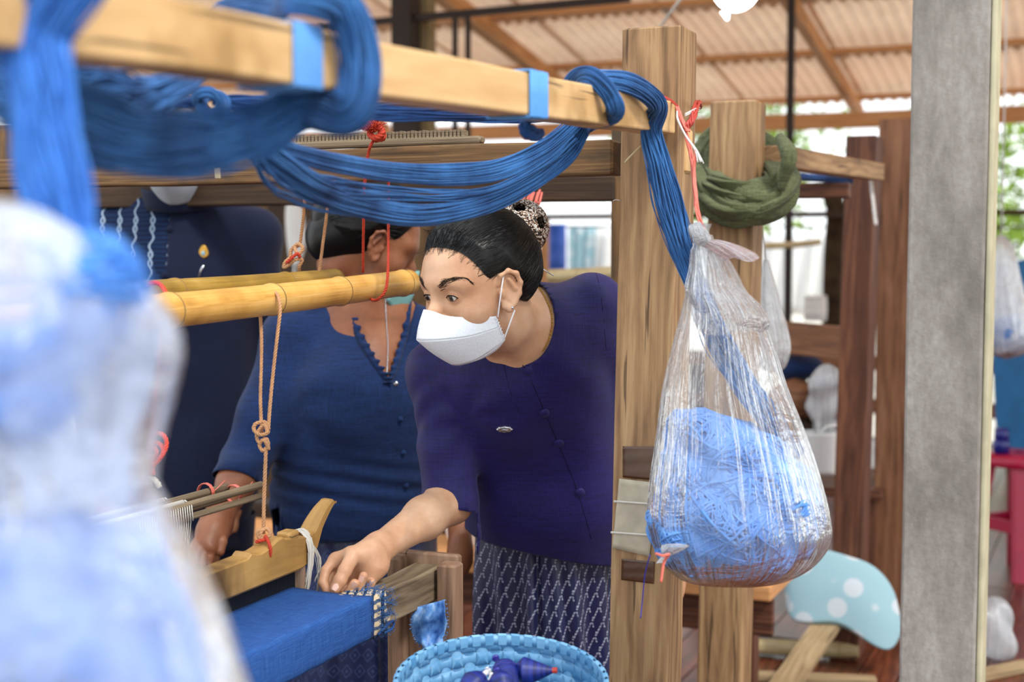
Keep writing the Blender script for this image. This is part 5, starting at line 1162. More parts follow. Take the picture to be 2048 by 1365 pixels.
def hairline(q):
    y = q[:, 1]; h = np.interp(y, HLX, HLY)
    return q[:, 2]-h
def add_hair(parent, S, R, c, s, bun, bunr, n=900, thick=.009, strands=True, part='hair'):
    W, I = rot_to(R, c, s)
    Hs = Sdf().ell(W((0, -.018, .042)), np.array((.073, .092, .080))*s, R, .02).ell(W((0, .034, .026)), np.array((.067, .060, .068))*s, R, .03*s).ell(W((0, -.042, .005)), np.array((.064, .056, .06))*s, R, .03*s)
    base = Hs
    def tk(p): 
        g = hairline(I(p)); return thick*s*np.clip(g/.045, .0, 1)**1.1+.0004
    Hs.disp = lambda p: tk(p)
    cc = np.array(c); v, f = polygonise(Hs, cc-.15*s, cc+.15*s, .0032, keep=lambda p: hairline(I(p))*s); g = G().add(v, f, I(v)[:, [0, 2]])
    build(part, g, M['hair'], parent)
    B = Sdf().ell(W(bun), np.array(bunr)*s, R, .01); v, f = polygonise(B, W(bun)-.08, W(bun)+.08, .003); hb = build('hair_bun', (v, f, v[:, [0, 2]]), M['hair'], parent)
    if strands:
        g = G(); q = rng.uniform(-1, 1, (n*5, 3))*[.085, .11, .13]+[0, 0, .03]; pw_ = Hs.project(W(q), 3); g0 = hairline(I(pw_)); loc = I(pw_)
        sel = np.where((g0 > .0) & (loc[:, 2] > -.05))[0][:n]; st_ = pw_[sel]; m = 14; t = np.linspace(0, 1, m)
        end = W(np.array(bun)+rng.normal(size=(len(sel), 3))*.012)
        PP = st_[:, None]*(1-t[:, None])+end[:, None]*t[:, None]; sh = PP.shape; PP = Hs.project(PP.reshape(-1, 3), 3, .0006).reshape(sh)
        PP += rng.normal(size=(len(sel), 1, 3))*.0004
        for i in range(len(sel)): tube(g, PP[i], np.linspace(.00045, .0006, m), 3, cap=False)
        # fine hairs at the edge of the forehead
        sel2 = np.where((g0 > -.004) & (g0 < .010) & (loc[:, 1] > .02))[0][:1500]
        for i in sel2:
            p0_ = pw_[i]; d = W(np.array(bun))-p0_; d /= np.linalg.norm(d); e = p0_-d*rng.uniform(.004, .020)+rng.normal(size=3)*.003; pts = Hs.project(np.array([e, (e+p0_)/2, p0_, p0_+d*.01, p0_+d*.02]), 2, .0003)
            if np.abs(np.diff(pts, axis=0)).max() < .015: tube(g, pts, .00024, 3, cap=False)
        build('combed_strands', g, M['hair'], parent, kind='stuff')
    return Hs
def wr_fn(seed, amp, fr=(18, 40), dirv=None):
    r_ = np.random.default_rng(seed); w = r_.normal(size=(6, 3)); w = w/np.linalg.norm(w, axis=1)[:, None]*r_.uniform(fr[0], fr[1], (6, 1)); ph = r_.uniform(0, 6.28, 6)
    def fn(p):
        q = p+.02*np.sin(p[:, [1, 2, 0]]*17+seed); s = sum(1-2*np.abs(np.sin((q@w[i]+ph[i])*.5)) for i in range(6))/6; return amp*s
    return fn
def face_mask(parent, W, s, mat, kf=True, name='face_mask', proj=None):
    top = np.array([(-.071, .030, -.040), (-.052, .068, -.034), (-.028, .096, -.026), (-.012, .110, -.016), (0, .117, -.012), (.012, .110, -.016), (.028, .096, -.026), (.052, .068, -.034), (.070, .040, -.040)])
    mid = np.array([(-.070, .025, -.058), (-.056, .074, -.062), (-.034, .112, -.060), (-.014, .132, -.058), (0, .138, -.057), (.014, .132, -.058), (.034, .112, -.060), (.056, .074, -.062), (.069, .036, -.058)])
    bot = np.array([(-.065, .014, -.082), (-.052, .038, -.096), (-.034, .059, -.108), (-.014, .072, -.113), (0, .075, -.114), (.014, .072, -.113), (.034, .059, -.108), (.052, .040, -.096), (.063, .026, -.082)])
    und = np.array([(-.058, .010, -.084), (-.048, .020, -.098), (-.030, .036, -.109), (-.012, .044, -.113), (0, .046, -.114), (.012, .044, -.113), (.030, .036, -.109), (.048, .026, -.097), (.058, .010, -.084)])
    n = 41; Ls = [spline(q, n) for q in (top, mid, bot, und)]; rows = []
    for a, b, m in ((0, 1, 12), (1, 2, 14), (2, 3, 4)):
        for t in np.linspace(0, 1, m, endpoint=(a == 2)):
            q = Ls[a]*(1-t)+Ls[b]*t; bulge = .0035*math.sin(t*math.pi)*(1 if a < 2 else .2); u = np.linspace(-1, 1, n); q = q+np.stack([u*0, bulge*(1-u**2), -.25*bulge*(1-u**2)], 1)
            if a == 0 and t == 0: q[:, 2] += 0
            rows.append(q)
    rows = np.array(rows); rows[:, 0, 1] += .004*np.abs(np.sin(np.arange(len(rows))*.9)); rows[:, -1, 1] -= .004*np.abs(np.sin(np.arange(len(rows))*.9))
    gm = G()
    for a_, b_ in ((0, 13), (12, 27), (26, 30)): gm.add(*loft([W(r) for r in rows[a_:b_]], False))
    o = build(name, gm, mat, parent); solidify(o, .0012, 1.); parent = o; BASE['mask_'+name] = o
    # welded side flap edges and stitching
    for x in (-1, 1):
        g = G(); k = -1 if x > 0 else 0
        tube(g, W(rows[1:-3, k]+[x*.0012, 0, 0]), .0012*s, 5); build('edge_seam', g, mat, o if False else parent, label=None)
    g = G()
    for off in (1, 2):
        L_ = rows[off]+[0, .0016, .0004]
        LL_ = spline(L_, 160)
        for i in range(0, 158, 3): tube(g, W(LL_[i:i+2]), .00035*s, 3)
    for tt in (5, 7):
        LL_ = spline(rows[tt][12:29]+[0, .0018, 0], 70)
        for i in range(0, 69, 3): tube(g, W(LL_[i:i+2]), .0003*s, 3)
    build('stitching', g, M['stitch'], parent, kind='stuff')
    return rows
# ---------------- the leaning woman
w1 = thing('person', P(1095, 1080, 2.85)*[1, 1, 0], 'woman leaning in with a white face mask, purple-navy silk jacket and patterned skirt', 'person')
HR = euler(131, -11, 0); HC = P(958, 575, 2.425); HSc = 1.03
W1, I1 = rot_to(HR, HC, HSc)
nb1 = P(1066, 668, 2.58); shL = P(1182, 617, 2.60); shR = P(880, 742, 2.62); el = P(900, 1003, 2.60); wr = P(756, 1098, 2.385)
chest = P(1035, 760, 2.63); waistc = P(1090, 960, 2.74); pel = P(1100, 1090, 2.86)
S1 = Sdf(); head_sdf(S1, HR, HC, HSc)
S1.cone(W1((0, -.030, -.045)), nb1, .046, .055, .018); S1.cone(W1((.012, .02, -.08)), P(1010, 705, 2.545), .018, .012, .03)
S1.cone(W1((-.042, .0, -.06)), P(1046, 728, 2.545), .010, .010, .02); S1.ell(P(1050, 745, 2.635), (.085, .07, .06), None, .03)
S1.cone(nb1, shL, .052, .046, .04); S1.cone(nb1, shR, .052, .046, .04); S1.cone(nb1, chest, .07, .10, .06)
S1.cone(P(985, 760, 2.62), P(1045, 980, 2.76), .082, .085, .06); S1.cone(P(1120, 730, 2.63), P(1150, 980, 2.76), .085, .09, .06)
S1.cone(P(1065, 1000, 2.80), P(1070, 1100, 2.88), .085, .085, .06); S1.cone(P(1145, 1000, 2.80), P(1140, 1100, 2.88), .085, .085, .06)
S1.cone(shR, el, .046, .040, .03); 
fm = el*.62+wr*.38; S1.cone(el, fm, .041, .036, .02); S1.cone(fm, wr, .036, .0235, .02)
elL = P(1300, 860, 2.76); wrL = P(1340, 1080, 2.70); S1.cone(shL, elL, .045, .038, .03); S1.cone(elL, wrL, .036, .024, .02); S1.ell(wrL+[.01, 0, -.07], (.022, .035, .06), None, .03)
# legs and feet under the skirt
for sx in (-1, 1):
    hp = pel+np.array([sx*.055, 0, -.02]); kn = np.array([hp[0]+sx*.0, hp[1]+.02, .38]); an = np.array([hp[0], hp[1]+.06, .07]); S1.chain([hp, kn, an], [.072, .050, .034], .03); S1.cone(an+[0, 0, -.03], an+[-.05, -.13, -.045], .034, .024, .03)
# right hand: palm, thumb and four separate fingers
hp_ = lambda *a: P(*a)
S1.cone(wr, P(722, 1118, 2.355), .024, .022, .02); S1.cone(P(745, 1108, 2.37), P(674, 1120, 2.352), .019, .0125, .014); S1.cone(P(745, 1115, 2.37), P(668, 1133, 2.362), .019, .012, .014)
S1.cone(P(750, 1125, 2.36), P(676, 1150, 2.368), .020, .012, .014); S1.cone(P(752, 1132, 2.36), P(690, 1165, 2.372), .019, .011, .014); S1.cone(P(746, 1136, 2.352), P(738, 1158, 2.345), .019, .014, .014)
fing = {'index': [(670, 1118, 2.352), (652, 1142, 2.335), (646, 1166, 2.322), (656, 1186, 2.312)], 'middle': [(666, 1134, 2.36), (655, 1168, 2.345), (672, 1196, 2.320), (694, 1190, 2.306), (709, 1168, 2.300)],
        'ring': [(676, 1150, 2.366), (674, 1186, 2.35), (698, 1204, 2.326), (716, 1184, 2.312), (727, 1153, 2.308)], 'pinky': [(690, 1164, 2.37), (696, 1196, 2.352), (720, 1204, 2.338), (736, 1184, 2.33), (744, 1166, 2.328)]}
fr_ = {'index': [.0095, .0085, .008, .007], 'middle': [.0098, .009, .0088, .0084, .0078], 'ring': [.0095, .0086, .0083, .0080, .0073], 'pinky': [.0085, .0078, .0072, .0068, .0062]}
for k in fing: S1.chain([P(*a) for a in fing[k]], fr_[k], .0022)
S1.cone(P(742, 1104, 2.355), P(706, 1112, 2.330), .020, .0135, .014); S1.chain([P(706, 1112, 2.330), P(690, 1142, 2.306), P(680, 1162, 2.296), P(670, 1179, 2.290)], [.0128, .0112, .0105, .0088], .004)
S1.cone(P(700, 1108, 2.34), P(672, 1122, 2.35), .012, .011, .008)
xs_ = lambda *p: (np.min(p, 0), np.max(p, 0))
lo, hi = HC-.15, HC+.15
hm = .10
hd = (np.array([HC[0]-.14, HC[1]-.16, HC[2]-.155]), np.array([HC[0]+.30, HC[1]+.22, HC[2]+.15]))
hl, hh = xs_(wr, P(640, 1150, 2.30), P(760, 1210, 2.33)); hl = hl-[.03, .04, .03]; hh = hh+[.05, .07, .07]
body1 = skin_mesh('body', S1, [(hd[0], hd[1], .0024, 2), (np.array([hh[0]-.016, wr[1]-.10, wr[2]-.10]), el+[.06, .08, .08], .005, 1), (hl, hh, .0019, 2), (np.array([chest[0]-.22, 2.45, .0]), np.array([chest[0]+.42, 3.05, HC[2]-.155+.006]), .011, 1)], M['skin1'], w1)
eyeball(w1, W1, -1, HSc, HR, (-.80, -.45, -.40)); eyeball(w1, W1, 1, HSc, HR, (-.80, -.45, -.40))
# brows, lashes
def brow(parent, S, W, x, mat, n=150):
    g = G(); a = np.array([[.013, .088, .0225], [.025, .083, .028], [.038, .074, .0285], [.051, .060, .022]])*[x, 1, 1]
    for k in range(n):
        t = rng.random(); c = spline(a, 60)[int(t*59)]; c = c+[0, 0, rng.normal()*.0017*(1.3-t)]; d = (np.array([.0075*x, -.003, .0035-.006*t])+rng.normal(size=3)*.0009); p = S.project(W(np.array([c, c+d*.5, c+d])), 3, .0004); tube(g, p, [.00028, .00026, .0001], 3)
    build('eyebrow', g, mat, parent)
    g = G()
    for (dz, nm) in ((.0046, 1), (-.0040, 0)):
        L = np.array([[.0180, .0850, .000], [.024, .0875, dz*.85], [.031, .0885, dz], [.039, .0865, dz*.8], [.0450, .0820, -.001]])*[x, 1, 1]+[0, 0, .001]
        tube(g, S.project(W(spline(L, 20)), 2, .0002), .0010 if nm else .00035, 5)
    build('lash_line', g, M['lidline'], parent)
    g = G(); L = np.array([[.0165, .086, .004], [.024, .0885, .0085], [.032, .0885, .0095], [.040, .085, .0080], [.047, .079, .0035]])*[x, 1, 1]; tube(g, S.project(W(spline(L, 20)), 2, -.0002), .0004, 4); build('eyelid_crease', g, M['skin2'], parent)
for x in (-1, 1): brow(w1, S1, W1, x, M['brow'])
HS = add_hair(w1, S1, HR, HC, HSc, (0, -.105, .075), (.040, .034, .040), n=2200)
# crystal hair ornament over the bun: domed net with oval openings
oc = W1((0, -.108, .080)); on_ = g = G(); Or = np.array((.050, .042, .050))*HSc; nu, nv = 72, 36; vs = np.zeros((nv+1, nu, 3)); ok = np.ones((nv, nu), bool)
axd = HR@np.array([0, -.80, .6]); e1 = HR@np.array([1, 0, 0]); e2 = np.cross(axd, e1)
for i in range(nv+1):
    t = math.radians(112)*i/nv
    for j in range(nu):
        a = 2*math.pi*j/nu; vs[i, j] = oc+(axd*math.cos(t)+(e1*math.cos(a)+e2*math.sin(a))*math.sin(t))*.047*HSc*(1+.02*math.sin(j*3.1+i*2.3))
fcs = []
for i in range(nv):
    for j in range(nu):
        t = 112*(i+.5)/nv; a = ((j+.5)/nu*6+.5) % 1-.5
        hole = (a*a/.06+(t-75)**2/(15**2)) < 1 or t < 14
        if not hole: fcs.append((i*nu+j, i*nu+(j+1) % nu, (i+1)*nu+(j+1) % nu, (i+1)*nu+j))
hn = build('hair_ornament', (vs.reshape(-1, 3), fcs), M['jewel'], w1, smooth=False, label='glittering crystal bun cover with oval openings'); solidify(hn, .004)
build('hair_pin', tube(G(), [W1((-.03, -.10, .02)), W1((-.052, -.122, -.005))], .0012, 6), M['silver'], w1)
rows = face_mask(w1, W1, HSc, M['maskw']); mk1 = BASE['mask_face_mask']
for a_, b_ in (((-.0715, .0285, -.042), (-.080, .010, .026)), ((-.067, .018, -.080), (-.082, .000, -.036))):
    p = spline([W1(a_), W1((np.array(a_)+b_)/2+[-.004, .004, 0]), W1(b_)], 12); build('ear_loop', tube(G(), p, .0014, 6), M['strap'], mk1)
for a_, b_ in (((.0705, .0385, -.042), (.080, .010, .026)), ((.066, .030, -.080), (.082, .000, -.036))):
    build('ear_loop', tube(G(), spline([W1(a_), W1((np.array(a_)+b_)/2+[.004, .004, 0]), W1(b_)], 12), .0014, 6), M['strap'], mk1)
es = W1((-.083, .006, -.0305)); build('ear_stud', loft([[es+HR@np.array([-.001-.003*math.cos(t), .0026*math.sin(t)*math.cos(a), .0026*math.sin(t)*math.sin(a)]) for a in np.linspace(0, 6.28, 10, endpoint=False)] for t in np.linspace(.01, 3.1, 8)]), M['silver'], w1)
# gold chain over the neck
ch = S1.project(spline(PS([(1066, 566, 2.62), (1076, 585, 2.56), (1084, 615, 2.53), (1088, 650, 2.52), (1086, 680, 2.51), (1083, 700, 2.50)]), 60), 3, .0012)
g = G()
for i in range(59): tube(g, ch[i:i+2], .0011+.0004*(i % 2), 5)
build('necklace', g, M['gold_m'], w1)
# jacket
J1 = Sdf(); J1.cone(nb1+[0, 0, -.0], shL, .062, .058, .04).cone(nb1, shR, .060, .056, .04).cone(nb1, chest, .08, .108, .06)
J1.cone(P(985, 760, 2.62), P(1040, 985, 2.76), .092, .094, .06).cone(P(1120, 725, 2.63), P(1150, 985, 2.76), .096, .100, .06)
J1.cone(P(1040, 985, 2.77), P(1052, 1075, 2.85), .108, .125, .06).cone(P(1150, 985, 2.77), P(1150, 1100, 2.85), .108, .125, .06)
J1.cone(shR, el, .057, .053, .035).cone(el, el+(el-shR)*.25, .053, .054, .01); J1.cone(shL, elL, .055, .050, .035).cone(elL, elL+(elL-shL)*.2, .05, .052, .01)
wf = wr_fn(3, .0065, (12, 36))
def wd1(p):
    # stretched folds running from the armpit, plus bunched rings on the sleeve
    t = np.clip(((p-shR)@(el-shR))/((el-shR)@(el-shR)), -.3, 1.4); dd = np.linalg.norm(p-shR-t[:, None]*(el-shR), axis=1)
    slv = np.exp(-(dd/.07)**4)*.0016*np.sin(t*13+p[:, 0]*45+3*np.sin(p[:, 1]*34+p[:, 2]*22))
    A_ = P(938, 835, 2.60); r_ = np.linalg.norm(p-A_, axis=1); ph_ = np.arctan2(p[:, 2]-A_[2], p[:, 0]-A_[0]); B_ = P(1190, 640, 2.55); rb_ = np.linalg.norm(p-B_, axis=1)
    return wf(p)+slv+.0026*np.exp(-(r_/.17)**2)*np.minimum(1, r_/.09)**2*np.sin(6*ph_+26*r_+1)+.002*np.exp(-(rb_/.16)**2)*np.sin(60*(p[:, 0]*.8+p[:, 2])+1)
J1.disp = wd1
nc = P(1042, 640, 2.53); Rn = np.stack([V, U, Z], 1)
ncut = Sdf().ell(nc, (.060, .16, .080), None, .01); ncut.cone(nb1, HC, .058, .07, .01)
ax_s = (el-shR)/np.linalg.norm(el-shR); axf = (wr-el)/np.linalg.norm(wr-el)
hemn = np.array([-.25, -.1, -.96]); hemn = (P(830, 990, 2.55)-P(945, 1020, 2.63)); 
hp0 = P(888, 1012, 2.59); sn_ = np.array([-.22, -.15, -.96]); sn_ /= np.linalg.norm(sn_)
hb0 = P(1090, 1092, 2.8); bn_ = np.array([-.22, 0, -1.]); bn_ /= np.linalg.norm(bn_)
def keep1(p):
    a = ncut(p); tt_ = np.clip((p-shR)@(el-shR)/((el-shR)@(el-shR)), 0, 1.6); slv = (np.linalg.norm(p-shR-tt_[:, None]*(el-shR), axis=1) < .078) & (tt_ > .55) & (p[:, 0] < P(957, 1000, 2.66)[0])
    b = np.where(slv, -((p-hp0)@sn_), 1.); c = -((p-hb0)@bn_); c = np.where(slv, 1., c); dL = np.linalg.norm(p-elL, axis=1) < .12
    e = np.where(dL, -((p-(elL+(elL-shL)*.1))@((elL-shL)/np.linalg.norm(elL-shL))), 1.); c = np.where(dL & (p[:, 2] < .95) & (p[:, 0] > waistc[0]+.15), 1., c)
    return np.minimum(np.minimum(a, b), np.minimum(c, e))
v, f = polygonise(J1, np.array([chest[0]-.28, 2.44, hb0[2]-.12]), np.array([chest[0]+.42, 3.02, nb1[2]+.16]), .0050, keep=keep1, proj=2)
j1 = build('jacket', (v, f, v[:, [0, 2]]), M['jk1'], w1); solidify(j1, .002)
# neck piping, seams, buttons
ang = np.linspace(0, 2*math.pi, 120, endpoint=False)
def onJ(px_, py_, off=0., D0=2.5): 
    # march from the eye to the jacket
    r = P(px_, py_, 1.)-EYE; t = 2.1
    for _ in range(60):
        d = J1((EYE+r*t)[None])[0]
        if d < .0006: break
        t = min(t+max(d*.55, .001), 3.0)
    p = EYE+r*t; _, g_ = J1.grad(p[None]); g_ = g_[0]/np.linalg.norm(g_[0]); return p+g_*off, g_
def button(px_, py_, parent, mat, r=.009, nm='button'):
    p, n_ = onJ(px_, py_, .001); e1_ = np.cross(n_, Z); e1_ /= np.linalg.norm(e1_); e2_ = np.cross(n_, e1_)
    build(nm, loft([[p+n_*h+(e1_*math.cos(a)+e2_*math.sin(a))*r*q for a in np.linspace(0, 6.283, 20, endpoint=False)] for h, q in ((-.002, 1.), (.001, 1.), (.0028, .8), (.0036, .4), (.0038, .02))]), mat, parent)
for bx, by in ((1057, 741), (1089, 826), (1118, 886), (1160, 985)): button(bx, by, j1, M['jk1'])
pts = np.array([onJ(x, y, .0004)[0] for x, y in spline([(1044, 728), (1066, 770), (1096, 840), (1124, 905), (1150, 970), (1172, 1040), (1182, 1078)], 40)]); build('front_seam', tube(G(), pts, .0009, 5), M['jk1s'], j1)
for ln in ([(1192, 548), (1200, 580), (1206, 630), (1212, 700)], [(1008, 730), (1020, 780), (1040, 830)]):
    pts = np.array([onJ(x, y, .0002)[0] for x, y in spline(ln, 24)]); build('seam', tube(G(), pts, .0008, 5), M['jk1s'], j1)
p, n_ = onJ(1009, 858, .002); e1_ = np.cross(n_, Z); e1_ /= np.linalg.norm(e1_); e2_ = np.cross(n_, e1_)
build('brooch', loft([[p+n_*h+(e1_*math.cos(a)*.014+e2_*math.sin(a)*.0065)*q*(1+.08*math.cos(8*a)) for a in np.linspace(0, 6.283, 32, endpoint=False)] for h, q in ((-.002, 1.), (.001, 1.), (.0025, .85), (.001, .6), (.003, .35), (.0035, .02))]), M['silver'], w1, label='small silver oval brooch')
# nails
def nail(c, d, n_, L, w, parent):
    d = d/np.linalg.norm(d); n_ = n_-d*np.dot(n_, d); n_ /= np.linalg.norm(n_); s = np.cross(d, n_)
    build('nail', loft([[c+d*L*(a)+s*w*b*(1-.25*a*a)+n_*(.0006-.35*w*b*b) for b in np.linspace(-1, 1, 7)] for a in np.linspace(-1, 1, 7)], False), M['nail'], parent)
cam_n = np.array([.02, -1, .35])
tip = P(673, 1176, 2.290); d_ = P(670, 1179, 2.29)-P(680, 1162, 2.296); c_ = S1.project((tip+np.array([0, -.02, .006]))[None], 4, .0004)[0]; nail(c_, d_, S1.grad(c_[None])[1][0], .0062, .0050, body1)
for a_, b_ in (((709, 1168, 2.300), (694, 1190, 2.306)), ((727, 1153, 2.308), (716, 1184, 2.312))):
    t_ = P(*a_); d_ = t_-P(*b_); c_ = S1.project((t_+np.array([0, -.02, -.001]))[None], 4, .0003)[0]; nail(c_, d_, S1.grad(c_[None])[1][0], .0055, .0045, body1)
# skirt
def skirt(parent, ctr, rx, ry, ztop, zbot, mat, folds, seed, yaw=0., ctr_b=None, flare=.1, nth=200, nz=60):
    r_ = np.random.default_rng(seed); rings = []; uvs = []; a = np.linspace(0, 2*math.pi, nth, endpoint=False); ctr = np.array(ctr); cb_ = np.array(ctr_b if ctr_b is not None else ctr)
    for i in range(nz):
        s = i/(nz-1); z = ztop+(zbot-ztop)*s; c = ctr+(cb_-ctr)*s; rr = 1+flare*s; fo = 0
        for (a0, w, amp, dr) in folds: d = (a-a0-dr*s+math.pi) % (2*math.pi)-math.pi; fo = fo+amp*np.exp(-(d/w)**2)*np.minimum(1, .35+s*1.4)-amp*.7*np.exp(-((d-w*1.6)/w)**2)*np.minimum(1, .35+s*1.4)
        R_ = rr+fo/rx+.004/rx*np.sin(a*5+s*7); ca, sa = np.cos(a), np.sin(a); x = rx*ca*R_; y = ry*sa*R_; cy, sy = math.cos(yaw), math.sin(yaw)
        rings.append(np.stack([c[0]+x*cy-y*sy, c[1]+x*sy+y*cy, np.full(nth, z)-.0*x], 1)); uvs.append(np.stack([a*(rx+ry)/2*rr, np.full(nth, z)], 1))
    R_ = np.array(rings); R_ = np.concatenate([R_, R_[:, :1]], 1); uvs = np.array(uvs); last = uvs[:, :1].copy(); last[:, :, 0] = 2*math.pi*(rx+ry)/2; uvs = np.concatenate([uvs, last], 1)
    o = build('skirt', loft(R_, False, uvs), mat, parent); solidify(o, .002); return o
sk_c = P(1098, 1060, 2.87)
skirt(w1, sk_c, .152, .135, P(1100, 985, 2.84)[2], .12, M['sk1'], [(-2.25, .12, .016, .10), (-1.85, .045, .026, .05), (-1.35, .10, .018, .22), (-2.75, .14, .018, .3), (-.9, .1, .014, .1), (-1.6, .05, .010, .3)], 1, ctr_b=sk_c+[.01, .0, 0], flare=.10)
# ---------------- second woman
w2 = thing('person', P(700, 1100, 3.25)*[1, 1, 0], 'woman behind the loom in an indigo cotton blouse with frilled neck, head turned away', 'person')
H2 = euler(-75, -22, 4); C2 = P(742, 484, 3.08); s2 = 1.02; W2, I2 = rot_to(H2, C2, s2)
S2 = Sdf(); head_sdf(S2, H2, C2, s2, eyes=False)
nb2 = P(738, 640, 3.13); shR2 = P(585, 680, 3.12); shL2 = P(850, 680, 3.16); el2 = P(492, 925, 3.04); wr2 = P(438, 1035, 2.86); el2L = P(905, 900, 3.2)
ch2 = P(715, 780, 3.12); wa2 = P(715, 1000, 3.2)
S2.cone(W2((0, -.03, -.045)), nb2, .047, .052, .02).cone(nb2, shR2, .046, .05, .04).cone(nb2, shL2, .055, .05, .05).cone(nb2, ch2, .09, .12, .06).cone(ch2, wa2, .125, .125, .06).cone(wa2, wa2+[0, .05, -.15], .13, .14, .06)
S2.cone(shR2, el2, .05, .043, .03).cone(shL2, el2L, .05, .042, .03).cone(el2, el2*.6+wr2*.4, .042, .038, .02).cone(el2*.6+wr2*.4, wr2, .038, .026, .02)
S2.cone(el2L, P(920, 1060, 3.05), .04, .026, .03).ell(P(920, 1110, 3.02), (.03, .02, .05), None, .03)
for sx in (-1, 1):
    hp = P(715, 1100, 3.25)+np.array([sx*.085, 0, -.02]); kn = np.array([hp[0], hp[1], .38]); an = np.array([hp[0], hp[1]+.03, .07]); S2.chain([hp, kn, an], [.09, .055, .036], .03); S2.cone(an+[0, 0, -.03], an+[0, -.14, -.045], .036, .025, .03)
S2.cone(wr2, P(425, 1062, 2.82), .027, .030, .02); S2.cone(P(428, 1050, 2.84), P(404, 1085, 2.79), .026, .016, .02); S2.cone(P(436, 1055, 2.84), P(420, 1098, 2.785), .024, .016, .02)
for pts, r0 in (([(398, 1080, 2.79), (383, 1100, 2.765), (376, 1116, 2.745), (380, 1128, 2.73)], .0095), ([(405, 1092, 2.785), (392, 1112, 2.76), (388, 1128, 2.745)], .010), ([(413, 1098, 2.785), (405, 1118, 2.765), (403, 1132, 2.755)], .0095), ([(424, 1100, 2.785), (420, 1116, 2.775), (418, 1128, 2.77)], .0085), ([(436, 1062, 2.815), (444, 1084, 2.80), (440, 1104, 2.79)], .011)):
    S2.chain([P(*a) for a in pts], [r0, r0*.92, r0*.85, r0*.75][:len(pts)], .004)
body2 = skin_mesh('body', S2, [(C2-[.16, .16, .17], C2+[.16, .16, .16], .0035, 1), (P(372, 1135, 2.72)-[.02, .03, .02], el2+[.06, .05, .06], .0035, 1), (np.array([nb2[0]-.26, 2.98, 0]), np.array([nb2[0]+.30, 3.42, C2[2]-.17+.008]), .010, 1)], M['skin2'], w2)
HS2 = add_hair(w2, S2, H2, C2, s2, (0, -.105, .02), (.048, .036, .048), n=1200, thick=.016)
hv = Sdf().ell(W2((0, -.042, .035)), np.array((.084, .085, .098)), H2).ell(W2((-.01, -.085, -.02)), np.array((.066, .052, .062)), H2, .04); hv.disp = wr_fn(30, .003, (30, 60)); v, f = polygonise(hv, C2-.2, C2+.2, .005); build('hair_roll', (v, f, v[:, [0, 2]]), M['hair'], w2)
m2 = spline([W2((-.066, .04, -.045)), W2((-.05, .075, -.03)), W2((0, .118, -.02)), W2((.05, .075, -.03))], 20)
rg = [[W2(np.array([x, y, z0+(z1-z0)*t])+[0, .008*math.sin(t*3.14), 0]) for x, y, z0, z1 in zip(*[spline([(-.068, .036, -.052, -.078), (-.058, .066, -.040, -.10), (-.03, .098, -.028, -.118), (0, .120, -.018, -.125), (.03, .098, -.028, -.118), (.058, .066, -.040, -.1)], 24)[:, k] for k in range(4)])] for t in np.linspace(0, 1, 12)]
o = build('face_mask', loft(rg, False), M['aqua'], w2, label='aqua surgical mask'); solidify(o, .001); mk2 = o
for a_, b_ in (((-.067, .038, -.054), (-.079, -.004, .032)), ((-.067, .036, -.077), (-.080, -.010, -.042))): build('ear_loop', tube(G(), spline([W2(a_), W2((np.array(a_)+b_)/2+[-.005, .004, 0]), W2(b_)], 12), .0016, 6), M['strap'], mk2)
J2 = Sdf(); J2.cone(nb2+[0, .012, -.004], shR2, .066, .064, .05).cone(nb2+[0, .012, -.004], shL2, .066, .064, .05).cone(nb2+[0, .01, -.03], ch2, .10, .132, .06).cone(ch2, wa2, .138, .138, .06).cone(P(640, 800, 3.12), P(640, 1000, 3.16), .10, .11, .06).cone(P(790, 800, 3.13), P(790, 1000, 3.18), .10, .11, .06).cone(wa2, wa2+[0, .04, -.10], .14, .16, .06)
J2.cone(shR2, el2, .064, .058, .04).cone(el2, el2+(wr2-el2)*.35, .058, .055, .01).cone(shL2, el2L, .062, .058, .04)
_w2 = wr_fn(9, .0070, (9, 26))
def wd2(p):
    A_ = P(578, 835, 3.02); r_ = np.linalg.norm(p-A_, axis=1); ph_ = np.arctan2(p[:, 2]-A_[2], p[:, 0]-A_[0])
    return _w2(p)+.0042*np.exp(-(r_/.22)**2)*np.minimum(1, r_/.10)**2*np.sin(6*ph_+22*r_)+.003*np.exp(-((p[:, 2]-P(700, 980, 3.)[2])/.06)**2)*np.sin(p[:, 2]*150+p[:, 0]*25)
J2.disp = wd2
vt = [P(775, 762, 3.0), P(700, 560, 3.05), P(820, 560, 3.05)]
def keep2(p):
    # V neck: wedge in the picture plane of the chest
    dz = p[:, 2]-P(777, 765, 3.0)[2]; xl = P(777, 765, 3.0)[0]+np.interp(dz, [-.1, 0, .10, .2, .3], [0, 0, -.056, -.085, -.09]); xr = P(777, 765, 3.0)[0]+np.interp(dz, [-.1, 0, .10, .2, .3], [0, 0, .036, .06, .065])
    vn = np.where((p[:, 1] < nb2[1]+.02), np.maximum(np.maximum(xl-p[:, 0], p[:, 0]-xr), -dz), 1.); vn = np.minimum(vn, np.linalg.norm((p-nb2-[.012, -.01, .060])*[1, 1, 1], axis=1)-.066)
    sl = (np.linalg.norm(p-el2, axis=1) < .17) & (p[:, 0] < P(560, 900, 3.1)[0]); hn_ = (wr2-el2)/np.linalg.norm(wr2-el2); hn_ = hn_*.6+np.array([-.1, 0, -.6]); hn_ /= np.linalg.norm(hn_)
    b = np.where(sl, -((p-(P(478, 958, 2.97)))@hn_), 1.); c = np.where(sl, 1., p[:, 2]-P(700, 1068, 3.1)[2]-.05*np.sin((p[:, 0]+.2)*5)*.3)
    return np.minimum(np.minimum(vn, b), c)
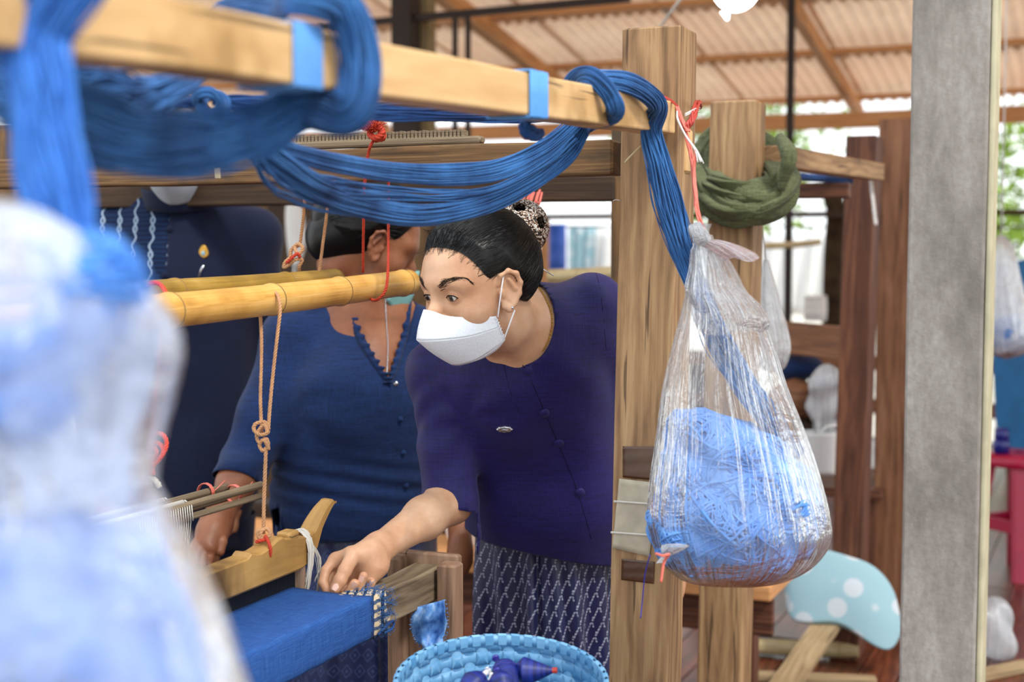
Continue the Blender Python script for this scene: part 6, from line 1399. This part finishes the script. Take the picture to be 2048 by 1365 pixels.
v, f = polygonise(J2, np.array([shR2[0]-.20, 2.82, P(700, 1110, 3.1)[2]-.02]), np.array([shL2[0]+.20, 3.46, nb2[2]+.12]), .0075, keep=keep2, proj=2)
j2 = build('blouse', (v, f, v[:, [0, 2]]), M['jk2'], w2); solidify(j2, .002)
def onS(S, px_, py_, off=0., t0=2.3):
    r = P(px_, py_, 1.)-EYE; t = t0
    for _ in range(80):
        d = S((EYE+r*t)[None])[0]
        if d < .0006: break
        t = min(t+max(d*.6, .001), 3.6)
    p = EYE+r*t; _, g_ = S.grad(p[None]); g_ = g_[0]/np.linalg.norm(g_[0]); return p+g_*off, g_
for ln in ([(700, 618), (712, 665), (734, 710), (758, 745), (777, 768)], [(818, 600), (812, 660), (800, 705), (788, 745), (777, 768)]):
    g = G(); L_ = spline(ln, 60); rg = [[], [], []]
    for i, (x, y) in enumerate(L_):
        p, n_ = onS(J2, x, y, .001); k = .004*math.sin(i*1.1)
        for q, (dx, dn_) in enumerate(((-.006, 0), (.002, .004+abs(k)), (.011+k, .006+k))): rg[q].append(p+np.array([dx if x < 777 and ln[0][0] < 750 else -dx, 0, .001])+n_*dn_)
    o = build('neck_frill', loft(rg, False), M['jk2'], j2); solidify(o, .0012)
for x, y in ((790, 768), (800, 838), (806, 905), (812, 970)): p, n_ = onS(J2, x, y, .003); build('button', loft([[p+n_*h+np.array([math.cos(a)*.006*q, 0, math.sin(a)*.006*q]) for a in np.linspace(0, 6.283, 14, endpoint=False)] for h, q in ((-.003, 1), (.002, .9), (.003, .02))]), M['silver'] if y == 768 else M['jk2'], j2)
g = G()
for i, (x, y) in enumerate(spline([(770, 598), (772, 640), (775, 690), (774, 730), (773, 752)], 52)):
    p, n_ = onS(S2, x, y, .0015); tube(g, [p-Z*.0012, p+Z*.0012], .0016, 6)
build('necklace', g, M['silver'], w2)
sc2 = P(715, 1050, 3.22); skirt(w2, sc2, .175, .15, P(715, 1010, 3.2)[2], .12, M['sk2'], [(-1.9, .08, .012, .1), (-1.3, .08, .014, .05), (-2.5, .1, .012, .1)], 2, flare=.08)
# ---------------- man
m3 = thing('person', P(365, 1100, 3.62)*[1, 1, 0], 'man in a dark navy standing-collar jacket with chain-patterned panel and brooch', 'person')
H3 = euler(176, -8, 0); C3 = P(362, 304, 3.5); s3 = 1.06; W3, I3 = rot_to(H3, C3, s3); S3 = Sdf(); head_sdf(S3, H3, C3, s3)
nb3 = P(360, 412, 3.58); sR3 = P(205, 468, 3.6); sL3 = P(508, 472, 3.6); c3 = P(358, 560, 3.58); wa3 = P(365, 900, 3.62); eR = P(185, 780, 3.62); eL = P(520, 770, 3.64)
S3.cone(W3((0, -.03, -.05)), nb3, .058, .064, .03).cone(nb3, sR3, .06, .055, .05).cone(nb3, sL3, .06, .055, .05).cone(nb3, c3, .08, .12, .06).cone(c3, wa3, .135, .13, .06).cone(wa3, wa3+[0, 0, -.25], .13, .14, .06)
for sh_, e_, sx in ((sR3, eR, -1), (sL3, eL, 1)):
    S3.cone(sh_, e_, .05, .042, .03); h_ = e_+np.array([-sx*.05, -.08, -.24]); S3.cone(e_, h_, .04, .028, .02); S3.cone(h_, h_+[-sx*.01, -.02, -.06], .03, .026, .02)
    for k in range(4): S3.cone(h_+np.array([-sx*.01+(k-1.5)*.013, -.02, -.07]), h_+np.array([-sx*.015+(k-1.5)*.012, -.035, -.13+abs(k-1.4)*.01]), .009, .0075, .003)
    S3.cone(h_+[-sx*.03, -.02, -.03], h_+[-sx*.045, -.05, -.08], .012, .009, .008)
for sx in (-1, 1):
    hp = P(365, 1080, 3.62)+np.array([sx*.09, 0, 0]); hp[2] = .74; kn = np.array([hp[0], hp[1], .42]); an = np.array([hp[0], hp[1]+.03, .08]); S3.chain([hp, kn, an], [.09, .058, .04], .03); S3.cone(an+[0, 0, -.035], an+[0, -.16, -.05], .038, .028, .03)
skin_mesh('body', S3, [(C3-[.15, .17, .18], C3+[.15, .15, .17], .004, 1), (np.array([c3[0]-.36, 3.25, 0]), np.array([c3[0]+.36, 3.85, C3[2]-.18+.01]), .011, 1)], M['skin3'], m3)
add_hair(m3, S3, H3, C3, s3, (0, -.06, .06), (.05, .05, .05), n=10, thick=.010, strands=False)
for x in (-1, 1): eyeball(m3, W3, x, s3, H3, (0, -1, -.35)); brow(m3, S3, W3, x, M['lidline'], 60)
face_mask(m3, W3, s3, M['maskg'])
J3 = Sdf(); J3.cone(nb3+[0, .0, -.035], sR3, .070, .068, .05).cone(nb3+[0, .0, -.035], sL3, .070, .068, .05).cone(nb3+[0, 0, -.03], c3, .11, .145, .08).cone(c3, wa3, .15, .15, .06).cone(wa3, wa3+[0, 0, -.22], .15, .165, .06).cone(P(290, 560, 3.58), P(300, 950, 3.6), .11, .12, .06).cone(P(430, 560, 3.58), P(425, 950, 3.6), .11, .12, .06)
for sh_, e_, sx in ((sR3, eR, -1), (sL3, eL, 1)): J3.cone(sh_, e_, .066, .058, .03).cone(e_, e_+np.array([-sx*.045, -.075, -.22]), .058, .042, .02)
J3.cone(nb3+[0, 0, -.03], W3((0, -.03, -.088)), .068, .066, .02)
J3.disp = wr_fn(15, .005, (8, 20))
colc = W3((0, -.012, -.088)); coln = np.array([0, -.30, .954])
def keep3(p): return np.minimum(-((p-(nb3+[0, -.02, .035]))@coln), np.minimum(p[:, 2]-(wa3[2]-.24), 10))
v, f = polygonise(J3, np.array([c3[0]-.38, 3.22, wa3[2]-.3]), np.array([c3[0]+.38, 3.9, nb3[2]+.14]), .0085, keep=keep3, proj=2)
cf = v[f].mean(1)
xpan = P(327, 500, 3.4)[0]; isp = (cf[:, 0] < xpan) & (cf[:, 0] > P(150, 500, 3.5)[0]) & (cf[:, 1] < 3.60) & (cf[:, 2] > P(330, 640, 3.4)[2]) & (cf[:, 0]+.35*(cf[:, 2]-nb3[2]) < P(312, 430, 3.4)[0]+.06)
def sub(v, f): u_ = np.unique(f); mp = -np.ones(len(v), int); mp[u_] = np.arange(len(u_)); return v[u_], mp[f], v[u_][:, [0, 2]]
solidify(build('jacket', sub(v, f[~isp]), M['jk3'], m3), .002); solidify(build('patterned_panel', sub(v, f[isp]), M['chain'], m3, label='chain-striped panel on the chest'), .002)
solidify(build('trousers', (lambda S: polygonise(S, np.array([c3[0]-.26, 3.4, .09]), np.array([c3[0]+.26, 3.85, wa3[2]-.16]), .012))((lambda S: [S.chain([np.array([P(365, 1080, 3.62)[0]+sx*.09, 3.62, .78]), np.array([P(365, 1080, 3.62)[0]+sx*.09, 3.62, .42]), np.array([P(365, 1080, 3.62)[0]+sx*.09, 3.65, .04])], [.112, .08, .062], .03) for sx in (-1, 1)] and S)(Sdf())), M['jk3'], m3), .002)
for x, y in ((340, 460), (331, 552)): p, n_ = onS(J3, x, y, .004); build('button', loft([[p+n_*h+np.array([math.cos(a)*.009*q, 0, math.sin(a)*.009*q]) for a in np.linspace(0, 6.283, 14, endpoint=False)] for h, q in ((-.003, 1), (.002, .9), (.003, .02))]), M['jk3'], m3)
p, n_ = onS(J3, 406, 505, .004); dr = [[p+n_*h+np.array([.0120*q*math.sin(a)*(1-.30*math.cos(a)), 0, -.017*q*(-math.cos(a))*(1 if math.cos(a) < 0 else 1.0)]) for a in np.linspace(0, 6.283, 28, endpoint=False)] for h, q in ((-.003, 1.), (.0015, 1.), (.003, .75), (.002, .6), (.0045, .3), (.005, .02))]
br = build('brooch', loft(dr), M['gold_m'], m3, label='drop-shaped gilt brooch')
p2_ = p+np.array([0, -.004, -.004]); build('brooch_enamel', loft([[p2_+np.array([.005*q*math.cos(a), -h, .006*q*math.sin(a)]) for a in np.linspace(0, 6.283, 16, endpoint=False)] for h, q in ((0, 1.), (.002, .8), (.0025, .02))]), M['pillow'], m3)
p, n_ = onS(J3, 400, 545, .005); build('pen_clip', tube(G(), [p+[.008, 0, .016], p+[.002, 0, .006], p-[.005, 0, .014]], .0028, 8), M['silver'], m3)

rg = [[P(358, 386, 3.535)+np.array([.088*math.cos(a)*(1+.02*h), .095*math.sin(a)*(1+.02*h), -.016*math.sin(a)*-1*1.2+.020*h]) for a in np.linspace(0, 6.283, 50, endpoint=False)] for h in (-1.6, -.5, .3, .9)]
solidify(build('stand_collar', loft(rg), M['jk3'], m3), .003)
